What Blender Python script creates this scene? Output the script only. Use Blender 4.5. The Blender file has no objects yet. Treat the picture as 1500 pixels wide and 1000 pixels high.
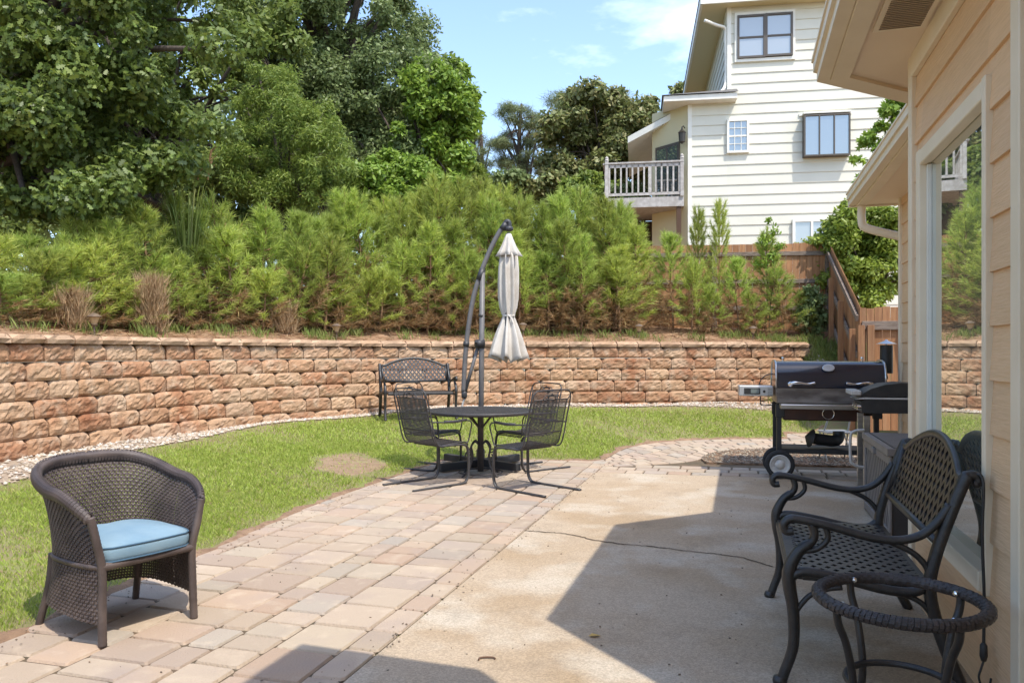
import bpy, math, random
import numpy as np
from mathutils import Vector, Matrix
random.seed(7); rng = np.random.default_rng(7)
C = bpy.context.scene.collection
R = math.radians
# ------------------------------------------------------------ camera, sky, sun, exposure
EYE = 1.35; F = 1150.0; HOR = 515.0
sc = bpy.context.scene
cam = bpy.data.objects.new('camera', bpy.data.cameras.new('camera')); C.objects.link(cam)
cam.location = (0, 0, EYE); cam.rotation_euler = (R(90), 0, 0)
cam.data.sensor_width = 36; cam.data.lens = F / 1500 * 36
cam.data.shift_y = 0.0102; cam.data.clip_start = .05; cam.data.clip_end = 1500
sc.camera = cam
SUN = Vector((1.002, -1.386, 3.095)).normalized()
el = math.asin(SUN.z); az = math.atan2(SUN.x, SUN.y)
w = bpy.data.worlds.new("World"); sc.world = w; w.use_nodes = True
nt = w.node_tree; nd = nt.nodes; lk = nt.links
bg = nd['Background']; sky = nd.new('ShaderNodeTexSky'); sky.sky_type = 'NISHITA'; sky.sun_disc = False
sky.sun_elevation = el; sky.sun_rotation = az; sky.air_density = 1.0; sky.dust_density = 1.2; sky.ozone_density = 1.0
tc = nd.new('ShaderNodeTexCoord'); cn = nd.new('ShaderNodeTexNoise'); cn.inputs['Scale'].default_value = 2.6
cn.inputs['Detail'].default_value = 7; cn.inputs['Roughness'].default_value = .58
mp = nd.new('ShaderNodeMapping'); mp.inputs['Scale'].default_value = (1, 1, 2.6); mp.inputs['Location'].default_value = (.35, .1, .25)
cr = nd.new('ShaderNodeValToRGB'); cr.color_ramp.elements[0].position = .60; cr.color_ramp.elements[1].position = .95
cr.color_ramp.elements[1].color = (.75, .75, .75, 1)
mx = nd.new('ShaderNodeMixRGB'); mx.inputs[2].default_value = (8.6, 8.9, 9.3, 1)
lk.new(tc.outputs['Generated'], mp.inputs[0]); lk.new(mp.outputs[0], cn.inputs[0]); lk.new(cn.outputs[0], cr.inputs[0])
lk.new(cr.outputs[0], mx.inputs[0]); lk.new(sky.outputs[0], mx.inputs[1]); lk.new(mx.outputs[0], bg.inputs[0])
bg.inputs[1].default_value = .15
sl = bpy.data.lights.new('sun', 'SUN'); sl.energy = 2.0; sl.angle = R(.55); sl.color = (1, .95, .86)
so = bpy.data.objects.new('sun', sl); C.objects.link(so); so.rotation_euler = SUN.to_track_quat('Z', 'Y').to_euler()
sc.view_settings.view_transform = 'Standard'; sc.view_settings.look = 'None'
sc.view_settings.exposure = 1.33; sc.view_settings.gamma = 1
try:
    sc.cycles.max_bounces = 6; sc.cycles.transparent_max_bounces = 8; sc.cycles.use_denoising = True
except Exception: pass

# ------------------------------------------------------------ pixel -> place, house axes
U = Vector((.2797, .9601, 0)); RR = Vector((.9601, -.2797, 0))
def H(s, t, z=0.0): return U * s + RR * t + Vector((0, 0, z))
def gp(x, y, z=0.0):
    Y = (EYE - z) * F / (y - HOR); return Vector(((x - 750) / F * Y, Y, z))
def at(x, y, Y): return Vector(((x - 750) / F * Y, Y, EYE + (HOR - y) / F * Y))
WALL = [(-7.2, -9), (-6.5, 0), (-6.05, 4), (-5.65, 6.4), (-5.2, 8), (-4.87, 9.6), (-4.06, 11.2), (-2.76, 12.7), (-1.76, 13.5), (-.61, 14.0), (1.87, 14.35), (3.83, 14.7), (5.75, 15.05)]
def smooth_poly(P, n=2):
    P = [Vector((p[0], p[1], 0)) for p in P]
    for _ in range(n):
        Q = [P[0]]
        for a, b in zip(P[:-1], P[1:]): Q += [a.lerp(b, .25), a.lerp(b, .75)]
        P = Q + [P[-1]]
    return P
WP = smooth_poly(WALL)
WPX = np.array([(p.x, p.y) for p in WP] + [(9, 15.6), (60, 24)])
def wall_sd(X, Y):          # signed distance to the wall line, > 0 behind it
    best = np.full(X.shape, 1e9); sg = np.zeros(X.shape)
    for a, b in zip(WPX[:-1], WPX[1:]):
        dx, dy = b - a; L = dx * dx + dy * dy
        q = np.clip(((X - a[0]) * dx + (Y - a[1]) * dy) / L, 0, 1)
        ex = X - (a[0] + q * dx); ey = Y - (a[1] + q * dy); d = np.hypot(ex, ey)
        s = np.sign(dx * ey - dy * ex); m = d < best; best = np.where(m, d, best); sg = np.where(m, s, sg)
    return best * np.where(sg == 0, 1, sg)
edge_px = [(50, 920), (120, 887), (200, 853), (308, 807), (400, 765), (475, 733), (560, 704), (627, 681), (650, 674.5), (760, 673), (860, 674), (881, 673), (915, 655), (965, 646), (1041, 642), (1154, 641.5), (1155, 634.5), (1210, 634)]
EDGE = [gp(*p) for p in edge_px]
PATIO = [H(-9, -3.35), H(1.5, -3.32)] + EDGE + [Vector((9, 12.7, 0)), Vector((14, 9, 0)), Vector((8, -9, 0))]
def inpoly(X, Y, P):
    r = np.zeros(X.shape, bool); n = len(P)
    for i in range(n):
        a, b = P[i], P[(i + 1) % n]
        c = ((a.y > Y) != (b.y > Y)) & (X < (b.x - a.x) * (Y - a.y) / ((b.y - a.y) or 1e-9) + a.x)
        r ^= c
    return r
def polydist(X, Y, P, closed=True):
    best = np.full(X.shape, 1e9); n = len(P)
    for i in range(n if closed else n - 1):
        a, b = P[i], P[(i + 1) % n]; dx, dy = b.x - a.x, b.y - a.y; L = dx * dx + dy * dy + 1e-9
        q = np.clip(((X - a.x) * dx + (Y - a.y) * dy) / L, 0, 1)
        best = np.minimum(best, np.hypot(X - a.x - q * dx, Y - a.y - q * dy))
    return best
def zfront(X, Y):
    X = np.asarray(X, float); Y = np.asarray(Y, float)
    dp = np.where(inpoly(X, Y, PATIO), 0, polydist(X, Y, PATIO)); dw = np.abs(wall_sd(X, Y))
    zw = .25 + .16 * np.clip((X + 5) / 4, 0, 1)
    z = zw * (dp / (dp + dw + 1e-6)) ** .9 - .022
    z += .012 * np.sin(X * 2.1 + Y * 1.3) * np.clip(dp, 0, 1)
    sl_ = np.clip((Y - 12.4) / 2.9, 0, 1) * 1.55 * np.clip((X - 4.9) / .9, 0, 1)
    return np.maximum(z, sl_ - .02)
def zbank(d, X):
    return 1.47 + np.clip(d, 0, 28) * .085 + .30 * (1 - np.exp(-np.clip(d, 0, 40) / 2.2)) + .03 * np.sin(X * 3.1 + d * 2.3)
def zb(x, y):
    d = float(wall_sd(np.array([x]), np.array([y]))[0])
    return float(zbank(np.array(d), np.array(x))) if d > 0 else float(zfront([x], [y])[0])

# ------------------------------------------------------------ mesh helpers
class MB:
    def __init__(s): s.v = []; s.f = []
    def add(s, vs, fs):
        b = len(s.v); s.v += [tuple(p) for p in vs]; s.f += [tuple(i + b for i in f) for f in fs]; return s
    def box(s, c, size, rot=None, bev=0.0):
        hx, hy, hz = size[0] / 2, size[1] / 2, size[2] / 2
        if bev <= 0 or min(hx, hy, hz) <= bev:
            vs = [Vector((x, y, z)) for z in (-hz, hz) for y in (-hy, hy) for x in (-hx, hx)]
            fs = [(0, 2, 3, 1), (4, 5, 7, 6), (0, 1, 5, 4), (2, 6, 7, 3), (0, 4, 6, 2), (1, 3, 7, 5)]
        else:
            vs = []; ids = {}
            for ix in (-1, 1):
                for iy in (-1, 1):
                    for iz in (-1, 1):
                        for ax in range(3):
                            p = [ix * (hx - bev), iy * (hy - bev), iz * (hz - bev)]
                            p[ax] = (ix * hx, iy * hy, iz * hz)[ax]
                            ids[(ix, iy, iz, ax)] = len(vs); vs.append(Vector(p))
            fs = []
            for ax in range(3):
                for sgn in (-1, 1):
                    q = []
                    for a, b in ((-1, -1), (1, -1), (1, 1), (-1, 1)):
                        k = [0, 0, 0]; k[ax] = sgn; k[(ax + 1) % 3] = a; k[(ax + 2) % 3] = b; q.append(ids[(*k, ax)])
                    fs.append(tuple(q if sgn > 0 else q[::-1]))
            for ax in range(3):
                a1, a2 = (ax + 1) % 3, (ax + 2) % 3
                for i in (-1, 1):
                    for j in (-1, 1):
                        k0 = [0] * 3; k0[ax] = -1; k0[a1] = i; k0[a2] = j; k1 = list(k0); k1[ax] = 1
                        q = [ids[(*k0, a1)], ids[(*k1, a1)], ids[(*k1, a2)], ids[(*k0, a2)]]
                        fs.append(tuple(q if i * j < 0 else q[::-1]))
            for ix in (-1, 1):
                for iy in (-1, 1):
                    for iz in (-1, 1):
                        q = [ids[(ix, iy, iz, a)] for a in range(3)]; fs.append(tuple(q if ix * iy * iz > 0 else q[::-1]))
        if rot is not None: vs = [rot @ p for p in vs]
        c = Vector(c); return s.add([p + c for p in vs], fs)
    def obox(s, c, ax, ay, az, size, bev=0.0):      # box with its own axes
        m = Matrix((Vector(ax), Vector(ay), Vector(az))).transposed(); return s.box(c, size, m, bev)
    def tube(s, pts, r, n=8, closed=False, flat=1.0, cap=True):
        pts = [Vector(p) for p in pts]; m = len(pts)
        if m < 2: return s
        rs = r if isinstance(r, (list, tuple)) else [r] * m
        vs = []; nrm = None
        for i, p in enumerate(pts):
            if closed: t = pts[(i + 1) % m] - pts[i - 1]
            else: t = pts[min(i + 1, m - 1)] - pts[max(i - 1, 0)]
            t.normalize()
            if nrm is None:
                a = Vector((0, 0, 1)) if abs(t.z) < .9 else Vector((1, 0, 0)); nrm = (a - t * a.dot(t)).normalized()
            else:
                nrm = nrm - t * nrm.dot(t)
                if nrm.length < 1e-6: nrm = t.orthogonal()
                nrm.normalize()
            b = t.cross(nrm)
            for k in range(n):
                a = 2 * math.pi * k / n; vs.append(p + nrm * (math.cos(a) * rs[i]) + b * (math.sin(a) * rs[i] * flat))
        fs = []
        for i in range(m if closed else m - 1):
            j = (i + 1) % m
            for k in range(n):
                l = (k + 1) % n; fs.append((i * n + k, i * n + l, j * n + l, j * n + k))
        if not closed and cap: fs += [tuple(range(n))[::-1], tuple(range((m - 1) * n, m * n))]
        return s.add(vs, fs)
    def lathe(s, prof, c=(0, 0, 0), n=20, ax=None):  # prof: (radius, height)
        c = Vector(c); q = Vector((0, 0, 1)).rotation_difference(Vector(ax)) if ax is not None else None
        vs = []
        for r, z in prof:
            for k in range(n):
                a = 2 * math.pi * k / n; p = Vector((r * math.cos(a), r * math.sin(a), z)); vs.append((q @ p if q else p) + c)
        fs = [(i * n + k, i * n + (k + 1) % n, (i + 1) * n + (k + 1) % n, (i + 1) * n + k) for i in range(len(prof) - 1) for k in range(n)]
        fs += [tuple(range(n))[::-1], tuple(range((len(prof) - 1) * n, len(prof) * n))]
        return s.add(vs, fs)
    def prism(s, poly, d):      # polygon of 3D points pushed along vector d
        poly = [Vector(p) for p in poly]; d = Vector(d); n = len(poly)
        return s.add(poly + [p + d for p in poly], [tuple(range(n))[::-1], tuple(range(n, 2 * n))] + [(i, (i + 1) % n, n + (i + 1) % n, n + i) for i in range(n)])
    def build(s, name, m, parent=None, smooth=False, recalc=True):
        me = bpy.data.meshes.new(name); me.from_pydata(s.v, [], s.f); me.update()
        if recalc and len(s.f) < 60000:
            import bmesh
            b = bmesh.new(); b.from_mesh(me); bmesh.ops.recalc_face_normals(b, faces=b.faces); b.to_mesh(me); b.free()
        return link(name, me, m, parent, smooth)
def link(name, me, m, parent=None, smooth=False):
    me.materials.append(m)
    if smooth: me.polygons.foreach_set('use_smooth', [True] * len(me.polygons))
    o = bpy.data.objects.new(name, me); C.objects.link(o)
    if smooth == 'auto':
        import bmesh
        b = bmesh.new(); b.from_mesh(me)
        for e in b.edges:
            if len(e.link_faces) == 2 and e.calc_face_angle(0) > .7: e.smooth = False
        b.to_mesh(me); b.free()
    if parent: o.parent = parent
    return o
def npmesh(name, V, K, m, parent=None, smooth=False):      # V: (n*K,3), every K vertices are one face
    V = np.asarray(V, np.float32).reshape(-1, 3); n = len(V) // K
    me = bpy.data.meshes.new(name); me.vertices.add(len(V)); me.vertices.foreach_set('co', V.ravel())
    me.loops.add(len(V)); me.loops.foreach_set('vertex_index', np.arange(len(V), dtype=np.int32))
    me.polygons.add(n); me.polygons.foreach_set('loop_start', np.arange(0, n * K, K, dtype=np.int32))
    try: me.polygons.foreach_set('loop_total', np.full(n, K, np.int32))
    except Exception: pass
    me.update(calc_edges=True); me.validate()
    return link(name, me, m, parent, smooth)
def tag(o, label=None, cat=None, group=None, kind=None):
    if label: o['label'] = label
    if cat: o['category'] = cat
    if group: o['group'] = group
    if kind: o['kind'] = kind
    return o
def thing(name, label, cat, loc=(0, 0, 0), rz=0, group=None):
    o = bpy.data.objects.new(name, None); C.objects.link(o); o.empty_display_size = .1
    o.location = loc; o.rotation_euler = (0, 0, rz); return tag(o, label, cat, group)
def dup(root, loc, rz, label, group=None, sc_=None):
    def cp(o, par):
        c = o.copy(); C.objects.link(c); c.parent = par
        for ch in list(o.children): cp(ch, c)
        return c
    r = cp(root, None); r.location = loc; r.rotation_euler = (0, 0, rz); r['label'] = label
    if group: r['group'] = group
    if sc_: r.scale = sc_
    return r
def face_rz(d):         # rotation that turns local +y into direction d
    return math.atan2(-d[0], d[1])
def bez(pts, n=6):      # Catmull-Rom through points
    pts = [Vector(p) for p in pts]; out = []
    for i in range(len(pts) - 1):
        p0 = pts[max(i - 1, 0)]; p1 = pts[i]; p2 = pts[i + 1]; p3 = pts[min(i + 2, len(pts) - 1)]
        for k in range(n):
            t = k / n; out.append(.5 * ((2 * p1) + (p2 - p0) * t + (2 * p0 - 5 * p1 + 4 * p2 - p3) * t * t + (3 * p1 - p0 - 3 * p2 + p3) * t ** 3))
    return out + [pts[-1]]

# ------------------------------------------------------------ materials
def mat(name, c1, c2=None, scale=6, rough=.7, bump=0.0, bscale=60, isl=0.0, metal=0.0, trans=0.0, detail=6, ramp=(.35, .65), c3=None, s3=2.0, r3=(.5, .7), spec=.5, hue=None, stretch=None, coat=0.0):
    m = bpy.data.materials.new(name); m.use_nodes = True; t = m.node_tree; N = t.nodes; L = t.links
    p = N['Principled BSDF']; p.inputs['Roughness'].default_value = rough; p.inputs['Metallic'].default_value = metal
    p.inputs['Specular IOR Level'].default_value = spec; p.inputs['Coat Weight'].default_value = coat
    co = N.new('ShaderNodeTexCoord'); vec = co.outputs['Object']
    if stretch:
        mpp = N.new('ShaderNodeMapping'); mpp.inputs['Scale'].default_value = stretch; L.new(vec, mpp.inputs[0]); vec = mpp.outputs[0]
    def noise(s, d=detail):
        n = N.new('ShaderNodeTexNoise'); n.inputs['Scale'].default_value = s; n.inputs['Detail'].default_value = d; L.new(vec, n.inputs[0]); return n.outputs[0]
    def ramp_(src, a, b):
        r = N.new('ShaderNodeMapRange'); r.inputs[1].default_value = a; r.inputs[2].default_value = b; L.new(src, r.inputs[0]); return r.outputs[0]
    def mix(f, a, b):
        x = N.new('ShaderNodeMixRGB')
        if isinstance(f, float): x.inputs[0].default_value = f
        else: L.new(f, x.inputs[0])
        for i, q in ((1, a), (2, b)):
            if isinstance(q, tuple): x.inputs[i].default_value = (*q, 1)
            else: L.new(q, x.inputs[i])
        return x
    col = None
    rnd = None
    if isl or hue:
        g = N.new('ShaderNodeNewGeometry'); rnd = g.outputs['Random Per Island']
    base = c1
    if hue:           # pick among colours per island
        r = N.new('ShaderNodeValToRGB'); r.color_ramp.interpolation = 'LINEAR'
        e = r.color_ramp.elements; e[0].color = (*hue[0], 1); e[1].color = (*hue[-1], 1)
        for i, h in enumerate(hue[1:-1]): q = e.new((i + 1) / (len(hue) - 1)); q.color = (*h, 1)
        L.new(rnd, r.inputs[0]); base = r.outputs[0]
    if c2: base = mix(ramp_(noise(scale), *ramp), base, c2).outputs[0]
    if c3: base = mix(ramp_(noise(s3), *r3), base, c3).outputs[0]
    if isl:
        h = N.new('ShaderNodeHueSaturation'); mr = N.new('ShaderNodeMapRange'); mr.inputs[3].default_value = 1 - isl; mr.inputs[4].default_value = 1 + isl
        ml = N.new('ShaderNodeMath'); ml.operation = 'FRACT'; mm = N.new('ShaderNodeMath'); mm.operation = 'MULTIPLY'; mm.inputs[1].default_value = 7.31
        L.new(rnd, mm.inputs[0]); L.new(mm.outputs[0], ml.inputs[0]); L.new(ml.outputs[0], mr.inputs[0]); L.new(mr.outputs[0], h.inputs['Value'])
        if isinstance(base, tuple): h.inputs['Color'].default_value = (*base, 1)
        else: L.new(base, h.inputs['Color'])
        base = h.outputs[0]
    if isinstance(base, tuple): p.inputs['Base Color'].default_value = (*base, 1)
    else: L.new(base, p.inputs['Base Color'])
    if bump:
        b = N.new('ShaderNodeBump'); b.inputs['Strength'].default_value = bump; b.inputs['Distance'].default_value = .01
        L.new(noise(bscale, 4), b.inputs['Height']); L.new(b.outputs[0], p.inputs['Normal'])
    if trans:
        tr = N.new('ShaderNodeBsdfTranslucent'); ms = N.new('ShaderNodeMixShader'); ms.inputs[0].default_value = trans
        if isinstance(base, tuple): tr.inputs[0].default_value = (*base, 1)
        else: L.new(base, tr.inputs[0])
        L.new(p.outputs[0], ms.inputs[1]); L.new(tr.outputs[0], ms.inputs[2]); L.new(ms.outputs[0], N['Material Output'].inputs[0])
    return m
def leafmat(name, cols, rough=.45, trans=.3, spec=.4): return mat(name, cols[0], hue=cols, isl=.25, rough=rough, trans=trans, spec=spec)
M = {}
M['iron'] = mat('black_iron', (.035, .034, .036), (.06, .052, .048), 25, .5, .15, 200)
M['cast'] = mat('bronze_cast_metal', (.014, .013, .013), (.030, .026, .023), 18, .42, .2, 120, spec=.6)
M['wicker'] = mat('dark_wicker', (.060, .044, .040), (.11, .082, .070), 9, .48, .3, 220)
M['cushion'] = mat('blue_fabric', (.165, .265, .34), (.205, .305, .37), 7, .9, .25, 900)
M['piping'] = mat('navy_piping', (.06, .12, .18), rough=.9)
M['conc'] = None
M['wood'] = mat('fence_wood', (.38, .19, .085), (.27, .125, .055), 5, .85, .4, 40, isl=.22, stretch=(6, 6, .6), c3=(.36, .20, .10), s3=1.2)
M['woodgrey'] = mat('grey_weathered_wood', (.30, .24, .19), (.16, .11, .08), 7, .9, .4, 40, isl=.15, stretch=(1, 1, 8))
M['deckgrey'] = mat('deck_wood', (.50, .47, .44), (.36, .33, .30), 9, .9, .3, 30, isl=.1)
M['siding'] = mat('peach_siding', (.75, .505, .295), (.69, .455, .255), 3, .55, .5, 5, isl=.05, stretch=(2, 2, 26))
M['trim'] = mat('cream_trim', (.80, .69, .52), (.75, .64, .47), 4, .5, .08, 30)
M['soffit'] = mat('cream_soffit', (.81, .665, .495), (.77, .625, .46), 2, .6, .06, 20)
M['shingle'] = mat('roof_shingle', (.10, .095, .09), (.16, .15, .14), 30, .9, .5, 80)
M['nsiding'] = mat('pale_cream_siding', (.66, .64, .54), (.63, .61, .51), 2, .6, .1, 20, isl=.03)
M['nyellow'] = mat('yellow_porch_siding', (.66, .58, .36), rough=.6)
M['white'] = mat('white_trim', (.78, .76, .68), (.72, .70, .62), 4, .5)
M['darktrim'] = mat('bronze_window_frame', (.09, .075, .06), rough=.5)
M['needle'] = leafmat('pine_needles', [(.38, .47, .085), (.45, .52, .10), (.28, .39, .07), (.50, .54, .14), (.35, .45, .11)], .5, .45)
def per_object(m, lo, hi):
    t = m.node_tree; N = t.nodes; L = t.links; p = N['Principled BSDF']; l = p.inputs['Base Color'].links[0]; src = l.from_socket
    o = N.new('ShaderNodeObjectInfo'); r = N.new('ShaderNodeMapRange'); r.inputs[3].default_value = lo; r.inputs[4].default_value = hi; L.new(o.outputs['Random'], r.inputs[0])
    r2 = N.new('ShaderNodeMapRange'); r2.inputs[3].default_value = .485; r2.inputs[4].default_value = .512; f = N.new('ShaderNodeMath'); f.operation = 'FRACT'; k = N.new('ShaderNodeMath'); k.operation = 'MULTIPLY'; k.inputs[1].default_value = 5.7; L.new(o.outputs['Random'], k.inputs[0]); L.new(k.outputs[0], f.inputs[0]); L.new(f.outputs[0], r2.inputs[0])
    h = N.new('ShaderNodeHueSaturation'); L.new(src, h.inputs['Color']); L.new(r.outputs[0], h.inputs['Value']); L.new(r2.outputs[0], h.inputs['Hue'])
    for q in [x.to_socket for x in list(src.links) if x.to_node != h]: L.new(h.outputs[0], q)
per_object(M['needle'], .78, 1.22)
M['brown_needle'] = leafmat('brown_needles', [(.36, .21, .10), (.44, .29, .14), (.27, .16, .075), (.36, .28, .11)], .8, .25)
M['bark'] = mat('bark', (.10, .075, .055), (.05, .038, .03), 14, .95, .8, 30, stretch=(3, 3, .6))
M['sapbark'] = mat('sapling_bark', (.26, .15, .075), (.16, .09, .045), 14, .95, .4, 40)
M['oak'] = leafmat('oak_leaves', [(.12, .175, .035), (.16, .22, .045), (.09, .135, .03), (.21, .26, .05), (.14, .19, .065)], .45, .36, .4)
M['dark'] = leafmat('dark_leaves', [(.19, .25, .085), (.24, .305, .12), (.15, .205, .07), (.28, .33, .145)], .5, .4)
M['midleaf'] = leafmat('mid_green_leaves', [(.165, .22, .045), (.21, .27, .06), (.125, .175, .04), (.24, .28, .065)], .5, .4)
M['bright'] = leafmat('bright_leaves', [(.23, .34, .045), (.18, .29, .04), (.29, .39, .06), (.20, .31, .05)], .45, .4)
M['willow'] = leafmat('yellowgreen_leaves', [(.23, .30, .05), (.28, .34, .07), (.18, .25, .045), (.14, .22, .04)], .5, .4)
M['shrub'] = leafmat('shrub_leaves', [(.29, .36, .05), (.21, .29, .04), (.36, .42, .08), (.12, .19, .03)], .45, .4)
M['farpine'] = leafmat('far_pine_needles', [(.18, .22, .085), (.23, .26, .11), (.14, .18, .075)], .6, .2)
M['olive'] = leafmat('olive_leaves', [(.23, .255, .08), (.17, .21, .065), (.31, .28, .115), (.15, .185, .065)], .5, .3)
M['grass'] = leafmat('grass_blades', [(.33, .44, .06), (.41, .50, .085), (.26, .37, .05), (.48, .50, .14), (.36, .45, .075)], .5, .4)
M['weed'] = leafmat('weed_blades', [(.20, .26, .05), (.28, .30, .09), (.13, .21, .03)], .6, .35)
M['straw'] = leafmat('pine_straw', [(.42, .28, .15), (.32, .19, .09), (.52, .38, .22), (.25, .15, .08)], .9, .1)
M['steel'] = mat('stainless_steel', (.62, .61, .60), (.5, .49, .48), 3, .28, .05, 90, metal=1.0, stretch=(1, 1, 14))
M['dullsteel'] = mat('stained_steel', (.30, .27, .25), (.14, .12, .11), 5, .42, .1, 60, metal=.8, stretch=(1, 1, 3))
M['chrome'] = mat('chrome', (.75, .73, .70), rough=.15, metal=1.0)
M['gloss_black'] = mat('navy_black_enamel', (.012, .016, .030), rough=.2, spec=.6, coat=.5)
M['matte_black'] = mat('matte_black_paint', (.018, .018, .018), (.03, .028, .026), 12, .5)
M['rustbrown'] = mat('brown_heat_stained_paint', (.075, .03, .02), (.04, .02, .016), 6, .4)
M['rubber'] = mat('black_rubber', (.02, .02, .02), rough=.8)
M['hub'] = mat('wheel_hub', (.55, .53, .48), (.45, .43, .4), 20, .4)
M['plasticgrey'] = mat('grey_brown_resin', (.21, .185, .165), (.18, .155, .138), 8, .55, .1, 100)
M['ugrey'] = mat('grey_powder_coat', (.115, .11, .108), (.15, .14, .135), 10, .5)
M['black_plastic'] = mat('black_plastic', (.035, .035, .037), rough=.5)
M['canvas'] = mat('pale_canvas', (.57, .53, .47), (.48, .44, .38), 5, .95, .3, 400, c3=(.44, .38, .31), s3=2.5, r3=(.55, .8))
M['display'] = mat('grey_display', (.16, .19, .18), rough=.2)
M['led'] = mat('silver_panel', (.55, .55, .55), rough=.35, metal=.6)
M['lampcap'] = mat('bronze_lamp', (.10, .07, .05), (.16, .11, .07), 20, .5)
M['lampglass'] = mat('amber_lens', (.42, .30, .16), rough=.3)
M['leafdry'] = mat('dry_leaf', (.50, .33, .10), rough=.8)
M['twig'] = mat('twig', (.14, .08, .05), rough=.9)
M['soil'] = mat('brown_soil', (.20, .12, .07), (.29, .185, .11), 6, .95, .8, 60, c3=(.15, .085, .05), s3=25)
M['bank'] = mat('bank_soil', (.33, .19, .105), (.24, .13, .07), 2.5, .95, .9, 40, c3=(.40, .27, .16), s3=9)
M['joint'] = mat('joint_sand', (.15, .10, .06), (.09, .07, .04), 9, .95, .6, 120)
M['gravelbed'] = mat('gravel_fines', (.36, .28, .20), (.26, .19, .13), 20, .95, .9, 90)
M['stone'] = mat('gravel_stones', (.5, .4, .3), hue=[(.48, .41, .32), (.33, .25, .17), (.56, .52, .46), (.42, .32, .23), (.24, .20, .16)], isl=.15, rough=.85)
M['chips'] = mat('mulch_chips', (.2, .15, .1), hue=[(.17, .115, .07), (.10, .075, .055), (.36, .30, .22), (.14, .10, .07), (.24, .15, .085)], isl=.2, rough=.9)
M['block'] = mat('tan_red_block', (.5, .3, .17), hue=[(.37, .205, .11), (.44, .285, .17), (.33, .165, .085), (.45, .305, .195), (.39, .225, .12)], c2=(.27, .11, .05), scale=2.6, ramp=(.48, .72), c3=(.48, .345, .235), s3=6, r3=(.5, .75), isl=.1, rough=.95, bump=.9, bscale=45)
M['cap'] = mat('cap_block', (.43, .28, .17), hue=[(.44, .28, .17), (.50, .34, .22), (.40, .25, .15)], c2=(.30, .19, .12), scale=6, ramp=(.5, .75), isl=.08, rough=.95, bump=.7, bscale=60)
M['paver'] = mat('tumbled_paver', (.47, .34, .24), hue=[(.39, .30, .215), (.425, .335, .245), (.37, .27, .195), (.345, .295, .24), (.40, .32, .23), (.40, .28, .195)], c2=(.34, .265, .215), scale=2.6, ramp=(.5, .8), c3=(.49, .39, .285), s3=7, r3=(.55, .8), isl=.09, rough=.92, bump=.6, bscale=90)
M['gap_shade'] = mat('shaded_gap_resin', (.045, .038, .033), rough=.7)  # shade between storage box ribs and slats, put into the colour
M['blind'] = mat('pale_blind', (.42, .44, .46), rough=.8)
M['lantern'] = mat('lantern_metal', (.03, .025, .02), rough=.4)
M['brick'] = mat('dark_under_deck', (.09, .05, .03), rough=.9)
M['statue'] = mat('grey_blue_metal', (.16, .17, .20), rough=.6)
def concrete():
    m = mat('aggregate_concrete', (.44, .34, .235), (.375, .27, .165), .9, .9, .55, 170, ramp=(.42, .60), c3=(.50, .42, .32), s3=1.7, r3=(.50, .66))
    t = m.node_tree; N = t.nodes; L = t.links; p = N['Principled BSDF']; src = p.inputs['Base Color'].links[0].from_socket
    co = N.new('ShaderNodeTexCoord')
    v = N.new('ShaderNodeTexVoronoi'); v.inputs['Scale'].default_value = 130; L.new(co.outputs['Object'], v.inputs[0])
    h = N.new('ShaderNodeSeparateColor'); L.new(v.outputs['Color'], h.inputs[0])
    mr = N.new('ShaderNodeMapRange'); mr.inputs[3].default_value = .80; mr.inputs[4].default_value = 1.16; L.new(h.outputs[0], mr.inputs[0])
    n = N.new('ShaderNodeTexNoise'); n.inputs['Scale'].default_value = 2.3; n.inputs['Detail'].default_value = 9; n.inputs['Roughness'].default_value = .7; L.new(co.outputs['Object'], n.inputs[0])
    m2 = N.new('ShaderNodeMapRange'); m2.inputs[1].default_value = .54; m2.inputs[2].default_value = .72; m2.inputs[3].default_value = 1; m2.inputs[4].default_value = .76; L.new(n.outputs[0], m2.inputs[0])
    mu = N.new('ShaderNodeMath'); mu.operation = 'MULTIPLY'; L.new(mr.outputs[0], mu.inputs[0]); L.new(m2.outputs[0], mu.inputs[1])
    hs = N.new('ShaderNodeHueSaturation'); L.new(src, hs.inputs['Color']); L.new(mu.outputs[0], hs.inputs['Value']); L.new(hs.outputs[0], p.inputs['Base Color'])
    return m
M['conc'] = concrete()
def glass(name, base, refl, tint=(.95, .97, .95)):
    m = bpy.data.materials.new(name); m.use_nodes = True; N = m.node_tree.nodes; L = m.node_tree.links
    p = N['Principled BSDF']; p.inputs['Base Color'].default_value = (*base, 1); p.inputs['Roughness'].default_value = .6
    g = N.new('ShaderNodeBsdfGlossy'); g.inputs['Roughness'].default_value = .012; g.inputs[0].default_value = (*tint, 1)
    f = N.new('ShaderNodeFresnel'); f.inputs[0].default_value = 1.5
    a = N.new('ShaderNodeMath'); a.operation = 'ADD'; a.use_clamp = True; a.inputs[1].default_value = refl; L.new(f.outputs[0], a.inputs[0])
    x = N.new('ShaderNodeMixShader'); L.new(a.outputs[0], x.inputs[0]); L.new(p.outputs[0], x.inputs[1]); L.new(g.outputs[0], x.inputs[2])
    L.new(x.outputs[0], N['Material Output'].inputs[0]); return m
M['glass'] = glass('window_glass', (.19, .21, .165), .48)
M['nglass'] = glass('far_window_glass', (.06, .075, .085), .25)
M['blindglass'] = glass('glass_over_blinds', (.26, .28, .29), .16)

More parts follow.
